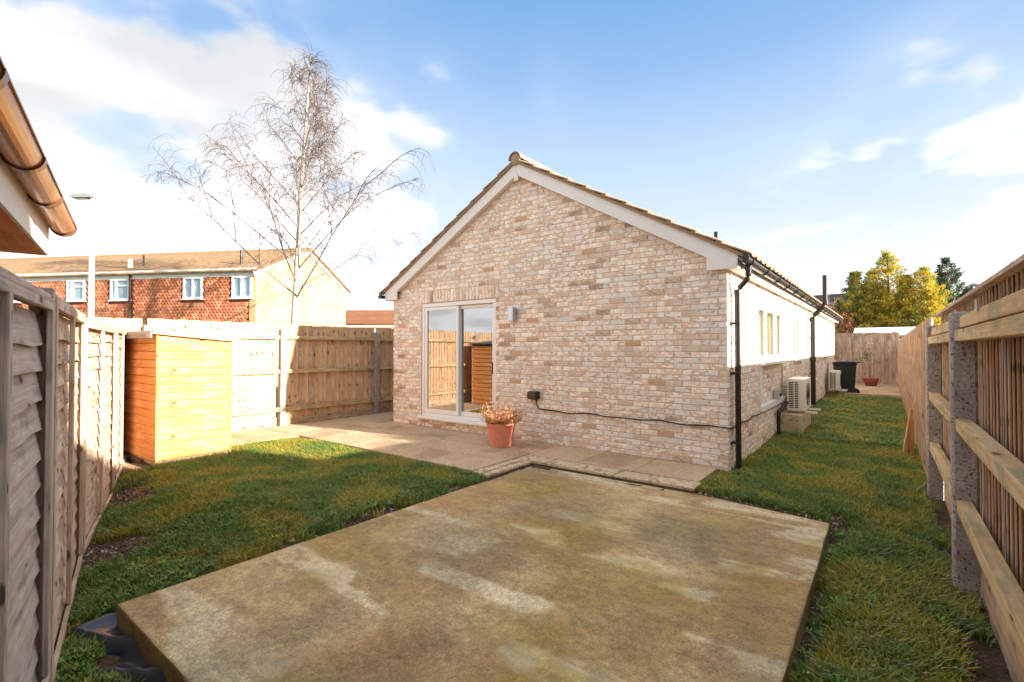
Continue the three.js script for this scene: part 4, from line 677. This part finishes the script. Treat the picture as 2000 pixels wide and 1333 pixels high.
{ // low outbuildings further off, and the slate-roofed house beyond the trees
  const t = thing('garage_row', 'low pale outbuilding with brown pitched roof between terrace and bungalow', 'outbuilding', -23.6, -0.42, -12.4, 0.65);
  part('wall', mbox(-6, 6, 0, 3.35, -4, 0), std({ color: 0xd8c0a0, roughness: 0.9 }), t); part('fascia', mbox(-6.1, 6.1, 3.2, 3.4, 0.02, 0.12), M.whiteMatt, t); const g = box(12.4, 0.08, 4.0); g.rotateX(0.28); part('roof', g, std({ map: M.tile.map, color: 0xe0a878 }), t, 0, 3.95, -1.7);
  const h = thing('slate_house', 'distant house with dark slate roof behind the golden conifers', 'house', -3.6, -0.42, -37, -0.15);
  part('wall', mbox(-6, 5, 0, 4.2, -6, 0), std({ color: 0xb08a70, roughness: 0.95 }), h); const slate = std({ color: 0x47444a, roughness: 0.8 }); for (const s of [1, -1]) { const q = box(11.6, 0.1, 4.0); q.rotateX(0.55 * s); part('roof', q, slate, h, -0.5, 5.1, -3 + s * 1.62); } part('chimney', mbox(2.5, 3.2, 5, 7.0, -3.4, -2.7), std({ color: 0x9a5a40, roughness: 0.95 }), h);
  const w = thing('white_roofed_shed', 'low shed with pale felt roof just behind the far fence', 'shed', 1.55, -0.42, -20.4, -0.05);
  part('wall', mbox(-1.0, 1.0, 0, 2.3, -1.2, 0.5), M.pineB, w); const r1 = box(2.3, 0.05, 1.25); r1.rotateX(0.3); part('roof', r1, std({ color: 0xd6d6d8, roughness: 0.7 }), w, 0, 2.62, 0.1); const r2 = box(2.3, 0.05, 1.25); r2.rotateX(-0.3); part('roof', r2, std({ color: 0xd6d6d8, roughness: 0.7 }), w, 0, 2.62, -1.08);
}
{ // street lamp
  const t = thing('street_lamp', 'tall pale street lamp post with flat grey head behind the left fence', 'street lamp', -15.85, -0.42, 2.71, 0.62);
  part('pole', new THREE.LatheGeometry([[0, 0], [0.1, 0], [0.1, 1.4], [0.075, 1.5], [0.06, 5.9], [0.055, 6.05], [0, 6.06]].map(([a, b]) => new THREE.Vector2(a, b)), 16), std({ color: 0xc9c9c6, roughness: 0.5 }), t);
  const hd = new THREE.Shape(); hd.moveTo(0.06, 0); hd.quadraticCurveTo(0.0, 0.1, -0.12, 0.1); hd.quadraticCurveTo(-0.45, 0.09, -0.56, 0.03); hd.lineTo(-0.5, 0.0); hd.closePath(); part('head', T(new THREE.ExtrudeGeometry(hd, { depth: 0.16, bevelEnabled: true, bevelSize: 0.02, bevelThickness: 0.03, bevelSegments: 2 }), 0, 6.05, -0.08), std({ color: 0x85878a, roughness: 0.5 }), t); part('lens', mbox(-0.46, -0.12, 6.025, 6.045, -0.07, 0.07), std({ color: 0xdadad4, roughness: 0.2 }), t);
}
{ // black tubular frame and aerial beyond the right fence
  const t = thing('swing_frame', 'black tubular play frame showing above the right-hand fence', 'play frame', 2.8, -0.42, -5.95);
  part('top_bar', pipe([[0, 3.05, 0], [0.75, 3.08, -0.5]], 0.022, 8), M.black, t); part('leg', pipe([[0, 3.05, 0], [0.01, 0, 0.02]], 0.022, 8), M.black, t); part('leg', pipe([[0, 3.04, 0], [-0.95, 0, 0.7]], 0.018, 8), M.black, t); part('leg', pipe([[0.75, 3.08, -0.5], [0.9, 0, -0.1]], 0.022, 8), M.black, t);
}

{
  const t = thing('television_aerial', 'thin television aerial on a mast far beyond the right-hand fence', 'aerial', 7.9, -0.42, -36.3, 0.5);
  part('mast', pipe([[0, 0, 0], [0, 7.3, 0]], 0.03, 8), M.steel, t); part('boom', pipe([[-0.6, 7.22, 0], [0.6, 7.22, 0]], 0.02, 8), M.steel, t); for (let k = 0; k < 8; k++) part('rod', pipe([[-0.55 + k * 0.15, 7.22, -0.22 + 0.012 * k], [-0.55 + k * 0.15, 7.22, 0.22 - 0.012 * k]], 0.01, 6), M.steel, t);
}
// ------------------------------------------------------------------ trees
function strip(mb, b, A, B, c) { const v0 = mb.v(b.x, b.y, b.z, c), v1 = mb.v(b.x + A.x * 0.5 + B.x, b.y + A.y * 0.5 + B.y, b.z + A.z * 0.5 + B.z, c), v2 = mb.v(b.x + A.x, b.y + A.y, b.z + A.z, c), v3 = mb.v(b.x + A.x * 0.5 - B.x, b.y + A.y * 0.5 - B.y, b.z + A.z * 0.5 - B.z, c); mb.tri(v0, v1, v2); mb.tri(v0, v2, v3); }
{ // birch, bare in winter
  const t = thing('birch_tree', 'tall bare silver birch with drooping twigs behind the back fence', 'tree', -14.87, -0.42, -2.5);
  const q = rngOf(4242), trunk = new MB(), limbs = new MB(), twigs = new MB(); const u = (a, b) => a + (b - a) * q();
  const H = 11.95, spine = []; for (let k = 0; k <= 16; k++) { const h = k / 16; spine.push(V(0.3 * h + 0.16 * Math.sin(h * 7) + 0.25 * h * h, H * h, -0.2 * h + 0.12 * Math.sin(h * 5 + 1))); }
  trunk.tube(spine, (s) => 0.135 * Math.pow(1 - s, 0.85) + 0.012, 9, [0.42, 0.36, 0.3]);
  const at = (h) => { const f = h * 16, i = Math.min(15, Math.floor(f)); return spine[i].clone().lerp(spine[i + 1], f - i); };
  const grey1 = [0.15, 0.11, 0.09], grey2 = [0.13, 0.08, 0.065];
  function twig(p, dir, len) { const pts = [p.clone()], d = dir.clone(); const n = 5; for (let k = 0; k < n; k++) { d.y -= 0.2 + 0.12 * k; d.x += u(-0.18, 0.18); d.z += u(-0.18, 0.18); d.normalize(); pts.push(pts[pts.length - 1].clone().addScaledVector(d, len / n)); } twigs.tube(pts, [0.0068, 0.0036], 3, q() < 0.5 ? grey1 : grey2); return pts; }
  function limb(p, dir, len, r, lev) {
    const pts = [p.clone()], d = dir.clone(), n = lev ? 6 : 9; for (let k = 0; k < n; k++) { const s = k / n; d.y += s < 0.45 ? 0.02 : -0.14 * (s - 0.25) * (lev ? 1.6 : 1); d.x += u(-0.09, 0.09); d.z += u(-0.09, 0.09); d.normalize(); pts.push(pts[pts.length - 1].clone().addScaledVector(d, len / n)); }
    limbs.tube(pts, [r, Math.max(0.006, r * 0.22)], 5, lev ? grey1 : [0.2, 0.15, 0.12]);
    for (let k = 2; k <= n; k++) {
      const dd = pts[k].clone().sub(pts[k - 1]).normalize(), cnt = lev ? 2 : len < 1.9 ? 1 : 3;
      for (let m = 0; m < cnt; m++) { const v = dd.clone().multiplyScalar(0.6).add(V(u(-1, 1), u(-0.4, 0.7), u(-1, 1)).multiplyScalar(0.7)).normalize(), b = pts[k].clone().lerp(pts[k - 1], q()); const tp = twig(b, v, u(0.45, 1.15)); if (q() < 0.65) twig(tp[2], V(u(-1, 1), u(-0.6, 0.3), u(-1, 1)).normalize(), u(0.3, 0.7)); if (q() < 0.4) twig(tp[3], V(u(-1, 1), u(-0.8, 0.1), u(-1, 1)).normalize(), u(0.25, 0.55)); }
      if (lev < 1 && k > 2 && q() < (len < 1.9 ? 0.3 : 0.62)) { const v = dd.clone().add(V(u(-1, 1), u(-0.1, 0.7), u(-1, 1)).multiplyScalar(0.8)).normalize(); limb(pts[k], v, len * u(0.25, 0.42), r * 0.42, lev + 1); }
    }
  }
  for (let i = 0; i < 30; i++) { const h = 0.3 + 0.66 * Math.pow(i / 30, 1.15), a = i * 2.4 + u(-0.5, 0.5), el = mix(0.55, 0.9, h) + u(-0.12, 0.15), len = mix(5.0, 0.7, Math.pow((h - 0.3) / 0.66, 0.8)) * u(0.75, 1.1); limb(at(h), V(Math.cos(a) * Math.cos(el), Math.sin(el), Math.sin(a) * Math.cos(el)), len, mix(0.042, 0.014, h), 0); }
  part('trunk', trunk.geo(), M.vertex, t); part('limbs', limbs.geo(), M.vertex, t); part('crown', twigs.geo(), M.vertex, t);
}
function conifer(x, z, h, w, cols, label, seed, tops) {
  const t = thing('conifer_tree', label, 'tree', x, -0.42, z), q = rngOf(seed), mb = new MB(), br = new MB(); const u = (a, b) => a + (b - a) * q();
  br.tube([V(0, 0, 0), V(0.05, h * 0.5, 0), V(0, h * 0.93, 0)], [0.16, 0.02], 8, [0.16, 0.1, 0.06]);
  const N = Math.round(58 * h * w / 2);
  for (let i = 0; i < N; i++) {
    const lead = i % 4, lx = lead ? (0.24 * w) * Math.cos(lead * 2.1 + seed) : 0, lz = lead ? 0.24 * w * Math.sin(lead * 2.1 + seed) : 0, lh = h * [1, 0.86, 0.74, 0.8][lead], s = Math.pow(q(), 0.8), y = 0.4 + s * (lh - 0.45), a = q() * 6.283, rad = Math.max(0.06, w / 2 * (lead ? 0.7 : 1) * Math.pow(1 - s, 0.66) * u(0.55, 1.3) * (0.7 + 0.6 * vnoise(a * 1.6 + lead * 9, y * 1.7, seed)));
    const tip = V(lx * (0.4 + 0.6 * s) + Math.cos(a) * rad, y + 0.25 * rad, lz * (0.4 + 0.6 * s) + Math.sin(a) * rad), root = V(lx * 0.5 * (0.4 + s) + Math.cos(a) * rad * 0.15, y - 0.4 * rad, lz * 0.5 * (0.4 + s) + Math.sin(a) * rad * 0.15);
    br.tube([root, tip], [0.016, 0.004], 3, [0.18, 0.12, 0.07]);
    const c0 = cols[Math.floor(q() * cols.length)], dir = tip.clone().sub(root).normalize(), spread = u(0.14, 0.26);
    for (let k = 0; k < 64; k++) { const f = Math.pow(q(), 0.55), b = root.clone().lerp(tip, 0.35 + 0.68 * f).add(V(u(-1, 1), u(-0.6, 0.6), u(-1, 1)).multiplyScalar(spread * (1.15 - 0.7 * f))), A = dir.clone().multiplyScalar(0.9).add(V(u(-1, 1), u(-0.3, 1.1), u(-1, 1)).multiplyScalar(0.7)).normalize().multiplyScalar(u(0.07, 0.17)), B = V(u(-1, 1), u(-1, 1), u(-1, 1)).normalize().multiplyScalar(u(0.016, 0.034)), v = u(0.7, 1.3); strip(mb, b, A, B, [c0[0] * v, c0[1] * v, c0[2] * v]); }
  }
  part('trunk', br.geo(), M.vertex, t); part('crown', mb.geo(), M.leaf, t); return t;
}
const gold = [[0.58, 0.45, 0.035], [0.5, 0.41, 0.04], [0.64, 0.48, 0.04], [0.3, 0.3, 0.04]], dark = [[0.06, 0.1, 0.035], [0.08, 0.13, 0.045], [0.045, 0.075, 0.03]];
conifer(0.3, -25.0, 5.9, 3.0, [...gold, [0.1, 0.14, 0.03], [0.07, 0.11, 0.03]], 'left-hand golden conifer beyond the far fence, nearest the bungalow roof', 301);
conifer(1.65, -25.4, 6.9, 3.6, gold, 'tallest golden conifer in the middle of the clump beyond the fence', 302);
conifer(3.05, -25.0, 5.9, 3.4, gold, 'right-hand golden conifer of the clump beyond the far fence', 303);
conifer(4.4, -31.5, 7.1, 4.0, dark, 'dark green conifer standing behind the golden clump', 304);
{ // leafless bush with rusty seed heads
  const t = thing('rusty_bush', 'bare bush with rusty brown seed heads beyond the end of the bungalow roof', 'bush', -1.1, -0.42, -23.5), q = rngOf(61), mb = new MB(), lf = new MB(); const u = (a, b) => a + (b - a) * q();
  for (let i = 0; i < 130; i++) { const a = q() * 6.283, l = u(0.2, 1), h = u(2.6, 4.7), tip = V(Math.cos(a) * l * 1.5, h * (1.1 - 0.3 * l), Math.sin(a) * l * 1.2); mb.tube(new THREE.CatmullRomCurve3([V(Math.cos(a) * 0.2, 0, Math.sin(a) * 0.2), V(tip.x * 0.4, h * 0.55, tip.z * 0.4), tip]).getPoints(6), [0.02, 0.006], 4, [0.26, 0.17, 0.11]); const c = q() < 0.6 ? [0.36, 0.11, 0.06] : [0.3, 0.2, 0.1]; for (let k = 0; k < 40; k++) { const b = tip.clone().multiplyScalar(1 - 0.16 * q()).add(V(u(-1, 1), u(-1, 1), u(-1, 1)).multiplyScalar(0.1)); strip(lf, b, V(u(-1, 1), u(-0.3, 1), u(-1, 1)).normalize().multiplyScalar(0.09), V(u(-1, 1), u(-1, 1), u(-1, 1)).multiplyScalar(0.02), c); } }
  part('stems', mb.geo(), M.vertex, t); part('seed_heads', lf.geo(), M.vertex, t);
}

// ------------------------------------------------------------------ grass, weeds, crumbs of soil
function bare(x, z) { // share of bare ground, 0 to 1
  let b = ss(0.58, 0.72, fbm(x * 2.2 + 3, z * 2.2, 931, 4)) * 0.55;
  const df = fenceZ(x) - z;
  if (x < -3.2) b = Math.max(b, (1 - ss(0.35, 0.75, df)) * ss(0.38, 0.52, fbm(x * 1.7, z * 1.7, 941, 3)) * 1.05);
  if (x < -2.1) b = Math.max(b, (1 - ss(0.06, 0.34, -2.13 - x)) * ss(0.42, 0.58, fbm(x * 3, z * 2.4, 951, 3)));
  if (x > 1.1 && z > 1) b = Math.max(b, (1 - ss(0.04, 0.3, x - 1.13)) * ss(0.3, 0.55, fbm(x * 4, z * 3, 961, 3)));
  if (x > -0.1 && z > 0.6 && z < slabBack(x)) b = Math.max(b, 1 - ss(0.03, 0.14, slabBack(x) - z));
  if (x > 1.5) b = Math.max(b, (1 - ss(0.03, 0.3, 1.93 - x)) * ss(0.32, 0.55, fbm(x * 3, z * 2, 971, 3)) * (z > -1 ? 1 : 0.5));
  return b;
}
function grassy(x, z) {
  if (x < -7.5 || x > 1.93 || z > fenceZ(x) - 0.05 || z < -12.3) return false;
  if (x > -2.135 && x < 1.135 && z > slabBack(x) - 0.0 && z < 5.45) return false;
  if (x < 0.02 && z < 0.02) return false;
  if (x < -0.09 && x > -2.15 && z < 1.1) return false;
  if (x <= -2.13 && z < 1.985 + 0.02 * Math.sin(x * 5)) return false;
  if (x > -2.34 && x < -0.95 && z > 5.2 && z < 5.6 + 0.05 * Math.sin(x * 14)) return false;
  if (x < -6.36) return false; if (x < -5.9 && z > 3.16) return false;
  return true;
}
{
  const tuft = (n, hgt, spread, seed) => { const mb = new MB(), q = rngOf(seed); for (let i = 0; i < n; i++) { const a = q() * 6.283, r = q() * spread, x = Math.cos(a) * r, z = Math.sin(a) * r, b = q() * 6.283, h = hgt * (0.5 + q() * 0.6), l = h * (0.25 + q() * 0.8), w = 0.0017 + q() * 0.0016, sx = -Math.sin(b) * w, sz = Math.cos(b) * w, dx = Math.cos(b), dz = Math.sin(b), v = 0.8 + q() * 0.4, c = q() < 0.07 ? [1.5, 1.1, 0.9] : [v, v, v]; const p0 = mb.v(x - sx, -0.01, z - sz, c), p1 = mb.v(x + sx, -0.01, z + sz, c), p2 = mb.v(x + dx * l * 0.35 - sx, h * 0.65, z + dz * l * 0.35 - sz, c), p3 = mb.v(x + dx * l * 0.35 + sx, h * 0.65, z + dz * l * 0.35 + sz, c), p4 = mb.v(x + dx * l, h, z + dz * l, c); mb.tri(p0, p1, p2); mb.tri(p1, p3, p2); mb.tri(p2, p3, p4); } return mb.geo(); };
  const mat = new THREE.MeshPhysicalMaterial({ vertexColors: true, roughness: 0.75, transmission: 0.5, thickness: 0, side: THREE.DoubleSide });
  const spots = [[]], q = rngOf(8181), grid = (x0, x1, z0, z1, step) => { for (let x = x0; x < x1; x += step) for (let z = z0; z < z1; z += step) { const X = x + q() * step, Z = z + q() * step; if (!grassy(X, Z)) continue; if (q() < bare(X, Z)) continue; spots[0].push([X, Z]); } };
  grid(-6.5, -2.0, 1.9, 6, 0.026); grid(-2.2, 2, 5.4, 6.9, 0.026); grid(-0.1, 2, -2.5, 6.9, 0.024); grid(-0.02, 2, -7, -2.5, 0.036); grid(-0.02, 2, -12.3, -7, 0.05);
  const geos = [tuft(10, 0.053, 0.026, 1)];
  const o = new THREE.Object3D(), col = new THREE.Color();
  spots.forEach((list, k) => {
    const im = new THREE.InstancedMesh(geos[k], mat, list.length); im.name = 'lawn_grass'; im.userData = { kind: 'stuff', label: 'short green lawn grass covering the garden', category: 'grass' };
    list.forEach(([x, z], i) => { const p = fbm(x * 1.4, z * 1.4, 985, 3), s = (0.7 + 0.6 * q()) * (z < -3 ? 1.25 : 1) * mix(0.8, 1.25, p); o.position.set(x, groundY(x, z), z); o.rotation.set((q() - 0.5) * 0.3, q() * 6.283, (q() - 0.5) * 0.3); o.scale.set(s * (z < -3 ? 1.6 : 1.15), s, s * (z < -3 ? 1.6 : 1.15)); o.updateMatrix(); im.setMatrixAt(i, o.matrix); const y = ss(0.4, 0.65, fbm(x * 2.6, z * 2.6, 991, 4)), v = 0.75 + 0.5 * q(); col.setRGB(mix(0.14, 0.34, y) * v, mix(0.26, 0.34, y) * v, mix(0.012, 0.012, y) * v); im.setColorAt(i, col); });
    im.castShadow = im.receiveShadow = true; scene.add(im);
  });
  // broad-leaved weeds
  const rosette = (seed) => { const mb = new MB(), r = rngOf(seed); for (let i = 0; i < 11; i++) { const a = i * 2.4 + r(), l = 0.022 + r() * 0.026, up = 0.012 + r() * 0.035, b = V(Math.cos(a) * 0.006, 0.004 + r() * 0.02, Math.sin(a) * 0.006), A = V(Math.cos(a) * l, up, Math.sin(a) * l), B = V(-Math.sin(a), 0.1, Math.cos(a)).multiplyScalar(0.006 + r() * 0.006), v = 0.75 + r() * 0.5; strip(mb, b, A, B, [v, v, v]); } return mb.geo(); };
  const pts = []; const add = (cx, cz, rx, rz, n) => { for (let i = 0; i < n; i++) { const x = cx + (q() + q() - 1) * rx, z = cz + (q() + q() - 1) * rz; if (grassy(x, z)) pts.push([x, z]); } };
  add(-1.9, 5.66, 0.5, 0.2, 420); add(-2.6, 5.15, 0.55, 0.35, 150); add(-3.2, 4.6, 0.7, 0.4, 50); add(1.45, 2.6, 0.3, 0.9, 130); add(1.5, 3.6, 0.4, 0.6, 90); add(-1.2, 5.75, 0.5, 0.15, 150); add(0.15, 0.1, 0.15, 0.3, 60); add(0.1, -2.2, 0.14, 1.2, 120); add(-2.4, 3.6, 0.3, 1.2, 60); add(1.3, 1.6, 0.25, 0.4, 70);
  const wm = new THREE.InstancedMesh(rosette(9), new THREE.MeshPhysicalMaterial({ vertexColors: true, roughness: 0.6, transmission: 0.2, thickness: 0, side: THREE.DoubleSide }), pts.length); wm.name = 'lawn_weeds'; wm.userData = { kind: 'stuff', label: 'low broad-leaved weeds growing along the lawn edges', category: 'weeds' };
  pts.forEach(([x, z], i) => { const s = 0.4 + q() * 0.6; o.position.set(x, groundY(x, z) + 0.02, z); o.rotation.set((q() - 0.5) * 0.5, q() * 6.283, (q() - 0.5) * 0.5); o.scale.setScalar(s); o.updateMatrix(); wm.setMatrixAt(i, o.matrix); const v = 0.8 + q() * 0.5; q() < 0.15 ? col.setRGB(0.3 * v, 0.3 * v, 0.04) : col.setRGB(0.13 * v, 0.24 * v, 0.035 * v); wm.setColorAt(i, col); }); wm.castShadow = wm.receiveShadow = true; scene.add(wm);
  // crumbs, chips and small stones on bare ground
  const cg = new THREE.IcosahedronGeometry(0.012, 0).scale(1.3, 0.6, 0.9), cp = []; for (let i = 0; i < 60000 && cp.length < 9000; i++) { const x = -6.4 + q() * 8.3, z = -1 + q() * 7.6; if (grassy(x, z) && q() < bare(x, z) * 1.1) cp.push([x, z]); }
  const cm = new THREE.InstancedMesh(cg, std({ roughness: 1 }), cp.length); cm.name = 'soil_crumbs'; cm.userData = { kind: 'stuff', label: 'brown wood chips and crumbs on bare soil at the lawn edges', category: 'soil' };
  cp.forEach(([x, z], i) => { o.position.set(x, groundY(x, z) + 0.002, z); o.rotation.set(q() * 3, q() * 6, q() * 3); o.scale.set(0.5 + q() * 1.3, 0.5 + q() * 0.8, 0.4 + q()); o.updateMatrix(); cm.setMatrixAt(i, o.matrix); const v = q(); v < 0.25 ? col.setRGB(0.34, 0.23, 0.16) : v < 0.3 ? col.setRGB(0.45, 0.4, 0.36) : col.setRGB(0.1 * (0.6 + q()), 0.065, 0.045); cm.setColorAt(i, col); }); cm.castShadow = cm.receiveShadow = true; scene.add(cm);
}
renderer.render(scene, camera);
